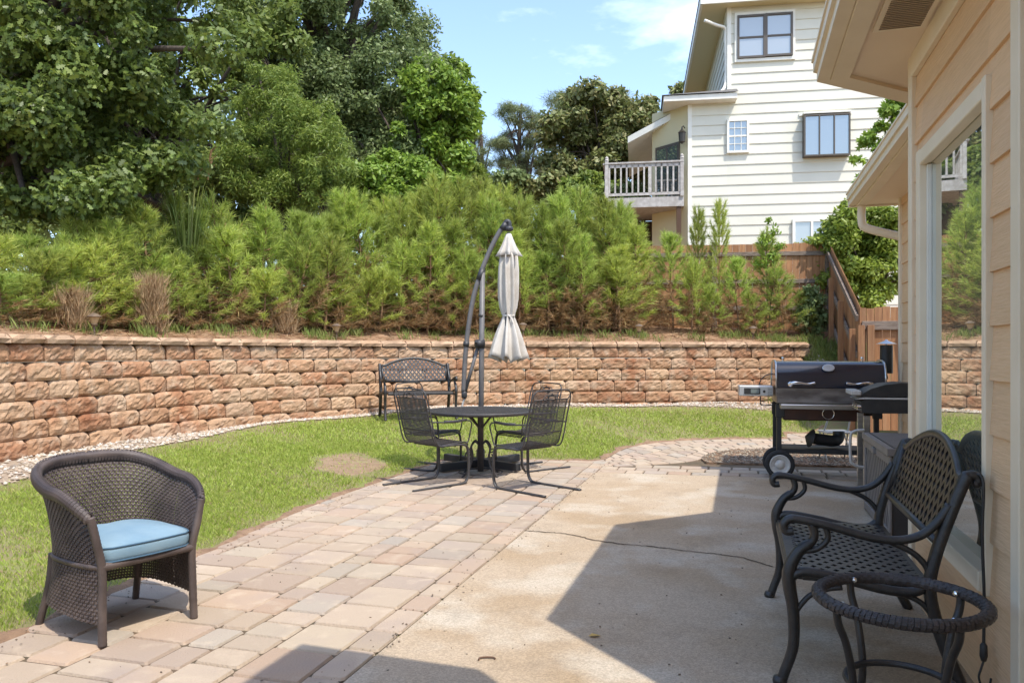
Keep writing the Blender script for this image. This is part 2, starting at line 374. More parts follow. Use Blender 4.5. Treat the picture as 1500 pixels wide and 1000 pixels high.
# ------------------------------------------------------------ ground, patio, path
def grid_sheet(name, m, xs, ys, zf, keep):
    X, Y = np.meshgrid(xs, ys); Z = zf(X, Y); k = keep(X, Y); nx = len(xs); mb = MB()
    mb.v = [tuple(p) for p in np.stack([X, Y, Z], -1).reshape(-1, 3)]
    mb.f = [(j * nx + i, j * nx + i + 1, (j + 1) * nx + i + 1, (j + 1) * nx + i) for j in range(len(ys) - 1) for i in range(nx - 1) if k[j, i]]
    return mb.build(name, m, smooth=True, recalc=False)
lawn_mat = mat('lawn_soil', (.20, .16, .08), (.20, .21, .06), 3, .95, .8, 60, c3=(.23, .15, .08), s3=9, r3=(.55, .7))
tag(grid_sheet('lawn', lawn_mat, np.arange(-9, 16, .2), np.arange(-8, 17.5, .2), zfront, lambda X, Y: wall_sd(X, Y) < .35), kind='structure')
# the bank behind the wall, one sheet reaching the horizon
PT = [Vector((-40, -200, 0))] + WP + [Vector((9, 15.6, 0)), Vector((60, 24, 0)), Vector((260, 60, 0))]
offs = [.12, .35, .6, .9, 1.3, 1.8, 2.5, 3.5, 5, 7, 10, 15, 22, 35, 60, 120, 300, 600]
mb = MB(); n = len(PT)
for i, p in enumerate(PT):
    t = (PT[min(i + 1, n - 1)] - PT[max(i - 1, 0)]).normalized(); nrm = Vector((-t.y, t.x, 0))
    for d in offs:
        q = p + nrm * d; mb.v.append((q.x, q.y, float(zbank(np.array(d), np.array(q.x)))))
k = len(offs)
mb.f = [(i * k + j, (i + 1) * k + j, (i + 1) * k + j + 1, i * k + j + 1) for i in range(n - 1) for j in range(k - 1)]
tag(mb.build('bank', M['bank'], smooth=True, recalc=False), kind='structure')
tag(MB().add([(-300, -300, -.32), (300, -300, -.32), (300, 16, -.32), (-300, 16, -.32)], [(0, 1, 2, 3)]).build('ground', M['soil']), kind='structure')
TP = -1.57          # paver / concrete joint
mb = MB(); cz = -.10
cpoly = [H(-6, TP + .012), H(8.72, TP + .008), H(8.97, 1.25), H(8.97, 3.0), H(-6, 3.0)]
mb.prism([p + Vector((0, 0, cz)) for p in cpoly], (0, 0, .10)); tag(mb.build('concrete_patio', M['conc']), kind='structure')
P2 = [H(-9, -3.35), H(1.5, -3.32)] + EDGE + [Vector((9, 12.6, 0)), Vector((9, 5, 0))] + [H(-6, 3.0), H(-6, 3.0)]
bp = [H(-9, -3.35), H(1.5, -3.32)] + EDGE + [Vector((8.2, 12.4, 0)), H(8.98, 4), H(8.98, 1.25), H(8.73, TP - .02), H(-9, TP)]
tag(MB().add([p + Vector((0, 0, -.012)) for p in bp], [tuple(range(len(bp)))]).build('paver_bed', M['joint'], recalc=False), kind='structure')
pv = MB()
def paver(q):       # four corners (tumbled: corners cut, top slightly domed)
    q = [Vector(p) for p in q]; c = sum(q, Vector()) / 4; j = lambda a: random.uniform(-a, a)
    dz = j(.0025); out = []; inn = []
    for i in range(4):
        p, a, b = q[i], q[i - 1], q[(i + 1) % 4]
        for o in (a, b):
            e = p + (o - p).normalized() * random.uniform(.006, .015); e = e + (c - e).normalized() * random.uniform(.002, .006)
            out.append(e + Vector((0, 0, -.011))); inn.append(e + (c - e).normalized() * .009 + Vector((0, 0, dz + j(.0012))))
    b = len(pv.v); pv.v += [tuple(p) for p in out + inn]; pv.f.append(tuple(range(b + 8, b + 16)))
    pv.f += [(b + i, b + (i + 1) % 8, b + 8 + (i + 1) % 8, b + 8 + i) for i in range(8)]
def side_t(s):      # lawn-side edge of the pavers
    pts = [H(-9, -3.35), H(1.5, -3.32)] + EDGE[:8]
    st = [(p.dot(U), p.dot(RR)) for p in pts]
    for (a, ta), (b, tb) in zip(st[:-1], st[1:]):
        if a <= s <= b: return ta + (tb - ta) * (s - a) / (b - a)
    return st[-1][1]
G = .0045
t0 = TP; widths = [.165, .325, .245, .165, .325, .245, .325, .165, .245]
for wd in widths:
    t1 = t0 - wd; s0 = -1.2 + random.random() * .2
    while s0 < 9.55:
        L_ = random.choice([.18, .245, .245, .325, .325]); s1 = min(s0 + L_, 9.62); e = min(side_t(s0), side_t(s1))
        if s1 - s0 > .08 and t0 - .06 > e:
            tt = max(t1, e) if t1 - e > .09 else e
            jj = [random.uniform(-.004, .004) for _ in range(4)]
            if s0 > 8.72 and tt < TP and t0 > TP: pass
            paver([H(s0 + G + jj[0], t0 - G), H(s0 + G + jj[1], tt + G), H(s1 - G + jj[2], tt + G), H(s1 - G + jj[3], t0 - G)])
        s0 = s1
    t0 = t1
# two courses beyond the concrete, then the curved path
for r in range(3):
    a = TP if r < 2 else -1.2
    while a < 1.9:
        L_ = random.choice([.2, .26, .32]); b = a + L_
        base = lambda t_: 8.74 + (t_ - TP) * .088 + r * .225
        paver([H(base(a) + G, a + G), H(base(b) + G, b - G), H(base(b) + .225 - G, b - G), H(base(a) + .225 - G, a + G)]); a = b
OC = bez([gp(*p) for p in [(862, 675.5), (884, 673), (917, 656), (966, 647), (1041, 643), (1155, 642.5), (1330, 642)]], 10)
IC = bez([gp(*p) for p in [(869, 682), (925, 681), (962, 678.5), (1000, 676), (1027, 671), (1072, 658), (1330, 656)]], 10)
def resample(P, n):
    d = [0]
    for a, b in zip(P[:-1], P[1:]): d.append(d[-1] + (b - a).length)
    out = []
    for k in range(n + 1):
        x = d[-1] * k / n; i = max(j for j in range(len(d)) if d[j] <= x + 1e-9); i = min(i, len(P) - 2)
        out.append(P[i].lerp(P[i + 1], (x - d[i]) / max(d[i + 1] - d[i], 1e-9)))
    return out
NS = 21; OC = resample(OC, NS * 2); IC = resample(IC, NS * 2)
for i in range(NS):
    for r in range(5):
        o_ = 0 if r % 2 == 0 else 1
        if i * 2 + 2 + o_ > NS * 2: continue
        a0 = OC[i * 2 + o_]; a1 = OC[i * 2 + 2 + o_]; b0 = IC[i * 2 + o_]; b1 = IC[i * 2 + 2 + o_]
        q = [a0.lerp(b0, r / 5), a1.lerp(b1, r / 5), a1.lerp(b1, (r + 1) / 5), a0.lerp(b0, (r + 1) / 5)]
        if (q[0] - q[3]).length < .07 or (q[0] - q[1]).length < .06: continue
        c = sum(q, Vector()) / 4; paver([p + (c - p).normalized() * .006 for p in q])
for i in range(6):          # walkway stub toward the gate
    for j in range(4):
        a = gp(1157, 641.5) + Vector((i * .27, j * .22, 0)); paver([a + Vector((G, G, 0)), a + Vector((.27 - G, G, 0)), a + Vector((.27 - G, .22 - G, 0)), a + Vector((G, .22 - G, 0))])
tag(pv.build('paver_patio', M['paver']), kind='structure')
# crack in the slab
cp = bez([gp(*p) for p in [(768, 777), (800, 779), (832, 782), (868, 790), (905, 796), (945, 799), (1000, 806), (1050, 811), (1090, 817), (1130, 829)]], 9)
mb = MB(); pts = []
for i, p in enumerate(cp): pts.append(p + Vector((random.uniform(-.008, .008), random.uniform(-.014, .014), .004)))
for a, b in zip(pts[:-1], pts[1:]):
    d = (b - a).normalized(); nn = Vector((-d.y, d.x, 0)) * random.uniform(.004, .009)
    mb.add([a - nn, b - nn, b + nn, a + nn], [(0, 1, 2, 3)])
tag(mb.build('concrete_crack', M['joint'], recalc=False), kind='structure')
# mulch bed between the path and the patio
bedp = [gp(*p) for p in [(1027, 672), (1040, 665), (1072, 659), (1123, 658), (1230, 658), (1330, 660), (1330, 684), (1246, 683), (1100, 679.5), (1035, 678)]]
tag(MB().prism([p + Vector((0, 0, -.012)) for p in bedp], (0, 0, .022)).build('mulch_bed', M['soil']), kind='structure')
def in_tri_pts(poly, n):
    X0, X1 = min(p.x for p in poly), max(p.x for p in poly); Y0, Y1 = min(p.y for p in poly), max(p.y for p in poly)
    X = rng.uniform(X0, X1, n * 3); Y = rng.uniform(Y0, Y1, n * 3); k = inpoly(X, Y, poly); return X[k][:n], Y[k][:n]
def pebbles(name, X, Y, Z, smin, smax, m, flat=.6):
    n = len(X); base = np.array([(1, 0, 0), (0, 1, 0), (-1, 0, 0), (0, -1, 0), (0, 0, 1), (0, 0, -1)], float)
    tri = np.array([(0, 1, 4), (1, 2, 4), (2, 3, 4), (3, 0, 4), (1, 0, 5), (2, 1, 5), (3, 2, 5), (0, 3, 5)])
    s = rng.uniform(smin, smax, (n, 1, 1)); J = base[None] * (1 + rng.uniform(-.35, .35, (n, 6, 1))) * s * np.array([1, 1, flat])
    a = rng.uniform(0, 6.28, n); ca, sa = np.cos(a)[:, None], np.sin(a)[:, None]
    x = J[..., 0] * ca - J[..., 1] * sa * .7; y = J[..., 0] * sa + J[..., 1] * ca * .7
    V = np.stack([x + X[:, None], y + Y[:, None], J[..., 2] + Z[:, None]], -1)
    me = bpy.data.meshes.new(name); me.from_pydata(V.reshape(-1, 3).tolist(), [], (tri[None] + (np.arange(n) * 6)[:, None, None]).reshape(-1, 3).tolist()); me.update()
    return link(name, me, m)
X, Y = in_tri_pts(bedp, 2600)
tag(pebbles('mulch_chips', X, Y, np.full(len(X), .014), .012, .032, M['chips'], .5), 'brown mulch chips and pebbles in the bed under the smoker', 'mulch', kind='stuff')
# gravel strip along the foot of the wall
def along(P):
    d = [0]
    for a, b in zip(P[:-1], P[1:]): d.append(d[-1] + (b - a).length)
    return d
WD = along(WP)
def wall_at(x):
    x = min(max(x, 0), WD[-1] - 1e-6); i = max(j for j in range(len(WD)) if WD[j] <= x); i = min(i, len(WP) - 2)
    t = (WP[i + 1] - WP[i]).normalized(); return WP[i] + t * (x - WD[i]), t, Vector((t.y, -t.x, 0))      # point, along, toward the lawn
def gw(x):          # gravel width
    p, _, _ = wall_at(x); return .20 + .75 * max(0, min(1, (11.5 - p.y) / 4)) + .25 * max(0, min(1, (p.x - 2.5) / 2)) + .05 * math.sin(x * 1.7)
mb = MB(); st = [i * .25 for i in range(int(WD[-1] / .25))]; prev = None
for x in st:
    p, t, nn = wall_at(x); row = []
    for q in (-.1, .25, .6, 1):
        a = p + nn * (gw(x) * q if q > 0 else q); row.append((a.x, a.y, float(zfront([a.x], [a.y])[0]) + .012 - .011 * (q == 1)))
    b = len(mb.v); mb.v += row
    if prev is not None: mb.f += [(prev + i, b + i, b + i + 1, prev + i + 1) for i in range(3)]
    prev = b
tag(mb.build('gravel_strip', M['gravelbed'], smooth=True, recalc=False), kind='structure')
GX = []; GY = []
for _ in range(9500):
    x = WD[-1] * random.random(); p, t, nn = wall_at(x)
    if p.y < 4: continue
    a = p + nn * (gw(x) * random.random() ** 1.0 * 1.05); GX.append(a.x); GY.append(a.y)
GX = np.array(GX); GY = np.array(GY)
tag(pebbles('gravel', GX, GY, zfront(GX, GY) + .018, .014, .036, M['stone']), 'pale gravel along the foot of the block wall', 'gravel', kind='stuff')

# ------------------------------------------------------------ grass
def blades(name, X, Y, Z, h0, h1, wd, m, lean=.6):
    n = len(X); a = rng.uniform(0, 6.283, n); h = rng.uniform(h0, h1, n); l = rng.uniform(.1, lean, n) * h; b = a + rng.normal(0, .8, n)
    wx, wy = np.cos(a) * wd / 2, np.sin(a) * wd / 2; lx, ly = -np.sin(b) * l, np.cos(b) * l
    V = np.stack([np.stack([X - wx, Y - wy, Z], -1), np.stack([X + wx, Y + wy, Z], -1),
                  np.stack([X + wx * .7 + lx * .4, Y + wy * .7 + ly * .4, Z + h * .6], -1), np.stack([X + lx, Y + ly, Z + h], -1)], 1)
    return npmesh(name, V, 4, m)
def lawn_mask(X, Y, dist_p=None):
    nz = np.sin(X * 1.9 + 1.3 * np.sin(Y * 1.1)) + np.sin(Y * 2.3 + 1.7 * np.sin(X * .9)) + .8 * np.sin(X * 5.1 + Y * 4.3)
    dp = polydist(X, Y, PATIO); d = -wall_sd(X, Y)
    ok = (~inpoly(X, Y, PATIO)) & (dp > .05 + .03 * np.sin(X * 7 + Y * 5)) & (X < 5.3)
    gwid = .20 + .75 * np.clip((11.5 - Y) / 4, 0, 1) + .25 * np.clip((X - 2.5) / 2, 0, 1)
    ok &= d > gwid - .05 + rng.uniform(0, .25, X.shape)
    b = BARE; e = ((X - b.x) / .46) ** 2 + ((Y - b.y) / .75) ** 2
    pr = np.clip((e - .6 + .25 * np.sin(X * 9) * np.sin(Y * 7)) * 1.6, .06, 1) * np.clip(.78 + .22 * nz, .25, 1) * np.clip((dp - .03) / .2, .15, 1)
    # the far strip near the wall is thinner
    pr *= np.clip((d - gwid) / .5, .35, 1)
    return ok & (rng.uniform(0, 1, X.shape) < pr)
BARE = Vector((-1.86, 8.95, 0))
def scatter(n, x0, x1, y0, y1):
    return rng.uniform(x0, x1, n), rng.uniform(y0, y1, n)
parts = []
for (n, x0, x1, y0, y1, wd, h0, h1) in ((270000, -5.9, -1.2, 2.5, 7.2, .0045, .015, .036), (170000, -5.2, 1.8, 7.2, 10.5, .007, .02, .042), (150000, -4.6, 5.4, 10.5, 15, .010, .025, .05)):
    X, Y = scatter(n, x0, x1, y0, y1); k = lawn_mask(X, Y); X, Y = X[k], Y[k]
    nn = len(X); a = rng.uniform(0, 6.283, nn); h = rng.uniform(h0, h1, nn) * rng.choice([.7, 1, 1, 1.25], nn); l = rng.uniform(.1, .9, nn) * h; b = a + rng.normal(0, .8, nn); Z = zfront(X, Y) - .004
    wx, wy = np.cos(a) * wd / 2, np.sin(a) * wd / 2; lx, ly = -np.sin(b) * l, np.cos(b) * l
    parts.append(np.stack([np.stack([X - wx, Y - wy, Z], -1), np.stack([X + wx, Y + wy, Z], -1), np.stack([X + wx * .7 + lx * .4, Y + wy * .7 + ly * .4, Z + h * .6], -1), np.stack([X + lx, Y + ly, Z + h], -1)], 1))
tag(npmesh('grass', np.concatenate(parts), 4, M['grass']), 'short bright green lawn grass between the patio and the block wall', 'grass', kind='stuff')
def soil_patch(name, pts):
    c = sum(pts, Vector()) / len(pts); m = MB(); rings = (0, .35, .7, 1.0)
    for r in rings:
        for p in pts: q = c.lerp(p, r); m.v.append((q.x, q.y, float(zfront([q.x], [q.y])[0]) + .004 - .01 * (r == 1.0)))
    n = len(pts); m.f = [(i * n + k, i * n + (k + 1) % n, (i + 1) * n + (k + 1) % n, (i + 1) * n + k) for i in range(3) for k in range(n)]; tag(m.build(name, M['baresoil'], smooth=True, recalc=False), kind='structure')
M['baresoil'] = mat('bare_soil', (.30, .205, .125), (.22, .145, .085), 14, .95, .9, 70, c3=(.26, .24, .10), s3=8, r3=(.55, .7))
soil_patch('bare_soil_patch', [BARE + Vector((.45 * math.cos(a) * (1 + .18 * math.sin(3 * a + 1) + .08 * math.sin(7 * a)), .70 * math.sin(a) * (1 + .14 * math.sin(4 * a)), 0)) for a in [2 * math.pi * i / 48 for i in range(48)]])
m = MB(); E2 = resample([H(1.0, -3.33), H(1.5, -3.32)] + EDGE, 140)       # worn soil edge between pavers and lawn
for i, p in enumerate(E2):
    t = (E2[min(i + 1, 140)] - E2[max(i - 1, 0)]).normalized(); nn = Vector((-t.y, t.x, 0)); w_ = .07 + .03 * math.sin(i * .9) + .025 * math.sin(i * 2.3) + random.uniform(0, .02)
    for d, dz in ((-.004, -.004), (w_ * .5, .008), (w_, .0)): q = p + nn * d; m.v.append((q.x, q.y, (float(zfront([q.x], [q.y])[0]) if d > 0 else -.01) + .012 * (d > 0) + dz))
m.f = [(3 * i + k, 3 * i + 3 + k, 3 * i + 4 + k, 3 * i + 1 + k) for i in range(140) for k in range(2)]
tag(m.build('soil_edge', M['soil'], smooth=True, recalc=False), kind='structure')
dX = []; dY = []
for _ in range(700):
    s_ = random.uniform(2.6, 9.4); t_ = random.choice([random.uniform(-3.5, 0.6), TP + random.gauss(0, .05), side_t(s_) + abs(random.gauss(0, .12))]); q = H(s_, t_); dX.append(q.x); dY.append(q.y)
tag(pebbles('debris', np.array(dX), np.array(dY), np.full(len(dX), .004), .003, .009, M['chips'], .5), 'tiny specks of soil and bark on the paving', 'debris', kind='stuff')
# tufts and straw on the bank
BX = []; BY = []; WX = []; WY = []
for _ in range(16000):
    x = WD[-1] * random.random(); p, t, nn = wall_at(x)
    if p.y < 5: continue
    d = random.uniform(.3, 2.2); a = p - nn * d; BX.append(a.x); BY.append(a.y)
for _ in range(170):
    x = WD[-1] * random.random(); p, t, nn = wall_at(x); d = random.uniform(.32, 1.4); a = p - nn * d
    for _ in range(random.randint(15, 60)): WX.append(a.x + random.gauss(0, .09)); WY.append(a.y + random.gauss(0, .07))
for _ in range(150):        # weeds at the right end, down the slope
    ax = random.uniform(5.0, 6.2); ay = random.uniform(13.4, 15.6)
    for _ in range(30): WX.append(ax + random.gauss(0, .08)); WY.append(ay + random.gauss(0, .08))
def zany(X, Y):
    d = wall_sd(X, Y); return np.where(d > 0.08, zbank(d, X), zfront(X, Y))
BX, BY, WX, WY = map(np.array, (BX, BY, WX, WY))
n = len(BX); a = rng.uniform(0, 6.283, n); L_ = rng.uniform(.05, .14, n); Z = zany(BX, BY) + rng.uniform(.0, .03, n)
dx, dy = np.cos(a) * L_, np.sin(a) * L_; px, py = -np.sin(a) * .004, np.cos(a) * .004; dz = rng.uniform(-.01, .04, n)
V = np.stack([np.stack([BX - dx - px, BY - dy - py, Z], -1), np.stack([BX + dx - px, BY + dy - py, Z + dz], -1), np.stack([BX + dx + px, BY + dy + py, Z + dz + .002], -1), np.stack([BX - dx + px, BY - dy + py, Z + .002], -1)], 1)
tag(npmesh('pine_straw', V, 4, M['straw']), 'fallen pine straw on the bank above the wall', 'pine straw', kind='stuff')
tag(blades('weeds', WX, WY, zany(WX, WY) - .005, .06, .2, .009, M['weed']), 'yellow-green weeds along the top of the wall', 'weeds', kind='stuff')

# ------------------------------------------------------------ retaining wall
rw = thing('retaining_wall', 'curved retaining wall of rough tan and red split-face blocks with a flat cap', 'wall')
bl = MB(); BW, BH = .457, .203
def block(x0, x1, z0, z1, mbx, back, bulge, nx=11, nz=6):
    p0, t, nn = wall_at((x0 + x1) / 2); Lh = (x1 - x0) / 2 - .004; zc = (z0 + z1) / 2; hh = (z1 - z0) / 2 - .003
    b = len(mbx.v); sd = random.random() * 100
    tilt = random.uniform(-.012, .012); ch_ = -random.uniform(0, .05); gap_ = random.uniform(.15, .5); cu_, cv_ = random.choice([(.8, .7), (-.8, .7), (.8, -.7), (-.8, -.7)])
    for j in range(nz + 1):
        for i in range(nx + 1):
            u = i / nx * 2 - 1; v = j / nz * 2 - 1
            e = (1 - abs(u) ** 16) * (1 - abs(v) ** 12)
            d = bulge * (.3 + .7 * e) + (random.uniform(-.0085, .0085) + .007 * math.sin(u * 4.1 + sd) * math.cos(v * 3.3 + sd * 1.7) + .003 * math.sin(u * 9.3 + v * 6 + sd * 2.3) if e > .05 else random.uniform(-.004, .004)) + tilt * u + ch_ * max(0, u * cu_ + v * cv_ - .75) - gap_ * max(0, abs(u) + v * .5 - 1.28)
            uu = u * Lh * (1 - .035 * (abs(v) > .9)); q = p0 + t * uu + nn * (back + d)
            mbx.v.append((q.x, q.y, zc + v * hh * (1 - .03 * (abs(u) > .9)) + (random.uniform(-.004, .004) if abs(v) < .9 else 0)))
    w_ = nx + 1
    mbx.f += [(b + j * w_ + i, b + j * w_ + i + 1, b + (j + 1) * w_ + i + 1, b + (j + 1) * w_ + i) for j in range(nz) for i in range(nx)]
    c = len(mbx.v)
    for (u, v) in ((-1, -1), (1, -1), (1, 1), (-1, 1)):
        q = p0 + t * u * Lh * .86 + nn * (back - .30); mbx.v.append((q.x, q.y, zc + v * hh))
    bot = [b + i for i in range(w_)]; top = [b + nz * w_ + i for i in range(w_)]; lf = [b + j * w_ for j in range(nz + 1)]; rt = [b + j * w_ + nx for j in range(nz + 1)]
    mbx.f += [tuple(bot[::-1] + [c, c + 1]), tuple(top + [c + 2, c + 3]), tuple(lf + [c + 3, c]), tuple(rt[::-1] + [c + 1, c + 2])]
START = next(d for d, p in zip(WD, WP) if p.y > 1.0)
zt = 1.44
for k_ in range(8):
    z1 = zt - k_ * BH; x = START + (BW / 2 if k_ % 2 else 0) + random.uniform(-.03, .03); endx = WD[-1] - .1 - (.35 * k_ if k_ > 3 else .05 * k_)
    while x < WD[-1] - .2:
        wv = BW * random.choice([1, 1, 1, 1, .92, 1.0]); x1 = min(x + wv, WD[-1])
        block(x, x1, z1 - BH, z1, bl, .012 * k_ - .05, random.uniform(.016, .034)); x = x1
bl.build('block_courses', M['block'], rw, smooth=False, recalc=False)
cpb = MB(); x = START
while x < WD[-1] - .3:
    x1 = x + random.choice([.43, .46, .40]); block(x, min(x1, WD[-1]), zt, zt + .10, cpb, .0, .02, 5, 2); x = x1
cpb.build('cap_course', M['cap'], rw, recalc=False)

# ------------------------------------------------------------ the house on the right
house = thing('house', 'peach lap-sided house corner with a bay window, cream eaves and gutters at the right', 'house', H(5, 2.2))
HM = Matrix.Translation(-house.location)
def hb(mbx, name, m, parent=house, smooth=False):
    if parent is house: mbx.v = [tuple(Vector(v) - house.location) for v in mbx.v]
    return mbx.build(name, m, parent, smooth)
def hbs(mbx, name, m, parent):      # sub-parts: parents sit at the house origin
    mbx.v = [tuple(Vector(v) - house.location) for v in mbx.v]; return mbx.build(name, m, parent)
EXPO = .207; PROUD = .019
def laps(mbx, a, b, nrm, z0, z1, start=0.0):      # lap boards on the wall strip a-b
    a = Vector(a); b = Vector(b); nrm = Vector(nrm); k = math.floor((z0 - start) / EXPO)
    while True:
        lo = start + k * EXPO; hi = lo + EXPO; k += 1
        if lo >= z1 - 1e-4: break
        l2 = max(lo, z0); h2 = min(hi + .012, z1)
        if h2 - l2 < .01: continue
        f = lambda z: PROUD * (1 - .75 * (z - lo) / EXPO)
        P = []
        for q in (a, b):
            P += [q + nrm * f(l2) + Vector((0, 0, l2)), q + nrm * f(h2) + Vector((0, 0, h2)), q - nrm * .02 + Vector((0, 0, h2)), q - nrm * .02 + Vector((0, 0, l2))]
        mbx.add(P, [(0, 4, 5, 1), (0, 3, 7, 4), (1, 5, 6, 2), (0, 1, 2, 3), (4, 7, 6, 5), (3, 2, 6, 7)])
TW = .935; S0, S1 = 3.02, 4.85; TM = 1.65; SF = 2.98
WS0, WS1, WZ0, WZ1 = 3.43, 4.60, .455, 2.37
out = -RR; sd = MB(); f45 = (-RR + U).normalized(); n45 = (-RR - U).normalized()
laps(sd, H(S0, TW), H(WS0 - .0, TW), out, -.02, SF); laps(sd, H(WS1, TW), H(S1, TW), out, -.02, SF)
laps(sd, H(WS0, TW), H(WS1, TW), out, -.02, WZ0); laps(sd, H(WS0, TW), H(WS1, TW), out, WZ1, SF)
laps(sd, H(S1, TW), H(S1 + .715, TM), f45, -.02, SF); laps(sd, H(S0, TW), H(S0 - .715, TM), n45, -.02, SF)
laps(sd, H(-5, TM), H(S0 - .715, TM), out, -.02, SF); laps(sd, H(S1 + .715, TM), H(9.2, TM), out, -.02, SF)
laps(sd, H(9.2, TM), H(9.2, TM + 5), U, -.02, SF)
hb(sd, 'wall', M['siding'])
core = MB(); cpts = [H(-5, TM + .05), H(S0 - .72, TM + .05), H(S0 + .02, TW + .25), H(S1 - .02, TW + .25), H(S1 + .70, TM + .05), H(9.15, TM + .05), H(9.15, TM + 6), H(-5, TM + 6)]
core.prism([p + Vector((0, 0, -.1)) for p in cpts], (0, 0, 3.07)); hb(core, 'wall_core', M['trim'])
for (s, nd_) in ((S1, 1), (S0, -1)):
    ct = MB(); ct.obox(H(s - .045 * nd_, TW - .012, 1.5), U, RR, (0, 0, 1), (.09, .045, 3.04), .004); hb(ct, 'corner_trim', M['trim']); ct = MB()
    d45 = (RR + U * nd_).normalized(); nn = f45 if nd_ > 0 else n45
    c = H(s, TW, 1.5) + d45 * .048 + nn * .012
    ct.obox(c, d45, nn, (0, 0, 1), (.085, .045, 3.036), .004); hb(ct, 'corner_trim', M['trim'])
ct = MB(); ct.obox(H(9.16, TM - .014, 1.5), U, RR, (0, 0, 1), (.09, .045, 3.04), .004); hb(ct, 'corner_trim', M['trim'])
ct = MB(); ct.obox(H((S0 + S1) / 2, TW - .022, SF - .06), U, RR, (0, 0, 1), (S1 - S0 - .19, .03, .12), .003); hb(ct, 'frieze_board', M['trim'])
wn = MB(); cz_ = (WZ0 + WZ1) / 2
wn.obox(H(WS0 - .005, TW - .008, cz_), U, RR, (0, 0, 1), (.045, .055, WZ1 - WZ0 + .09), .004); wn.obox(H(WS1 + .0, TW - .008, cz_), U, RR, (0, 0, 1), (.085, .055, WZ1 - WZ0 + .09), .004)
wn.obox(H((WS0 + WS1) / 2, TW - .0085, WZ1), U, RR, (0, 0, 1), (WS1 - WS0 - .045, .053, .075), .004); wn.obox(H((WS0 + WS1) / 2, TW - .012, WZ0), U, RR, (0, 0, 1), (WS1 - WS0 - .045, .068, .08), .004)
wf = hb(wn, 'window', M['trim'])
pn = MB(); pn.obox(H((WS0 + WS1) / 2 , TW + .022, cz_), U, RR, (0, 0, 1), (WS1 - WS0 - .03, .008, WZ1 - WZ0 - .06)); hbs(pn, 'pane', M['glass'], wf)
for (s, wd) in ((WS0 + .024, .018), (WS1 - .062, .035)): sh = MB(); sh.obox(H(s, TW + .008, cz_), U, RR, (0, 0, 1), (wd, .018, WZ1 - WZ0 - .09)); hbs(sh, 'sash', M['white'], wf)
# eaves: soffit, fascia, gutter, roof
ST = [(-5, 1.23), (1.3, 1.23), (2.131, 1.23), (2.846, .515), (5.024, .515), (5.739, 1.23), (9.45, 1.23)]
so_ = MB(); pin = [(-5, TM + .1), (1.3, TM + .1), (2.3, TM + .1), (S0 - .02, TW + .1), (S1 + .02, TW + .1), (5.6, TM + .1), (9.45, TM + .1)]
for i in range(len(ST) - 1):
    q = [H(*ST[i], SF), H(*ST[i + 1], SF), H(*pin[i + 1], SF), H(*pin[i], SF)]; so_.prism(q, (0, 0, .03))
hb(so_, 'soffit', M['soffit'])
def rim(mbx, line, off0, off1, z0, z1):
    def off(line, d):
        o = []
        for i, (s, t) in enumerate(line):
            def nr(a, b):
                v = Vector((b[0] - a[0], b[1] - a[1])).normalized(); return Vector((v.y, -v.x))     # toward -t for +s travel
            n1 = nr(line[i - 1], line[i]) if i else None; n2 = nr(line[i], line[i + 1]) if i < len(line) - 1 else None
            if n1 is None: m = n2
            elif n2 is None: m = n1
            else: m = (n1 + n2).normalized(); m = m / max(m.dot(n1), .3)
            o.append((s + m.x * d, t + m.y * d))
        return o
    A, B = off(line, off0), off(line, off1)
    for i in range(len(line) - 1):
        mbx.prism([H(*A[i], z0), H(*A[i + 1], z0), H(*B[i + 1], z0), H(*B[i], z0)], (0, 0, z1 - z0))
fs = MB(); rim(fs, ST, -.10, .0, SF - .022, SF + .09); hb(fs, 'fascia', M['trim'])
gt = MB(); rim(gt, ST, .003, .075, SF - .005, SF + .055); rim(gt, ST, .003, .095, SF + .055, SF + .115); rim(gt, ST, .085, .105, SF + .115, SF + .132); hb(gt, 'gutter', M['trim'])
rf = MB()
up = [(s, 4.6) for s, t in ST]; up[2] = (2.9, 2.6); up[3] = (3.7, 2.2); up[4] = (4.5, 2.2); up[5] = (5.4, 2.6); up = [(-5, 4.6), (1.3, 4.6), (2.9, 4.6), (3.8, 4.6), (4.4, 4.6), (5.3, 4.6), (9.45, 4.6)]
for i in range(len(ST) - 1):
    a, b, c, d = H(*ST[i], SF + .11), H(*ST[i + 1], SF + .11), H(*up[i + 1], SF + 1.7), H(*up[i], SF + 1.7); rf.add([a, b, c, d], [(0, 1, 2), (0, 2, 3)])
hb(rf, 'roof', M['shingle'])
# far gable end of the eave, closing board
ge = MB(); ge.obox(H(9.47, 2.2, SF + .06), RR, U, (0, 0, 1), (2.1, .03, .16)); hb(ge, 'barge_board', M['trim'])
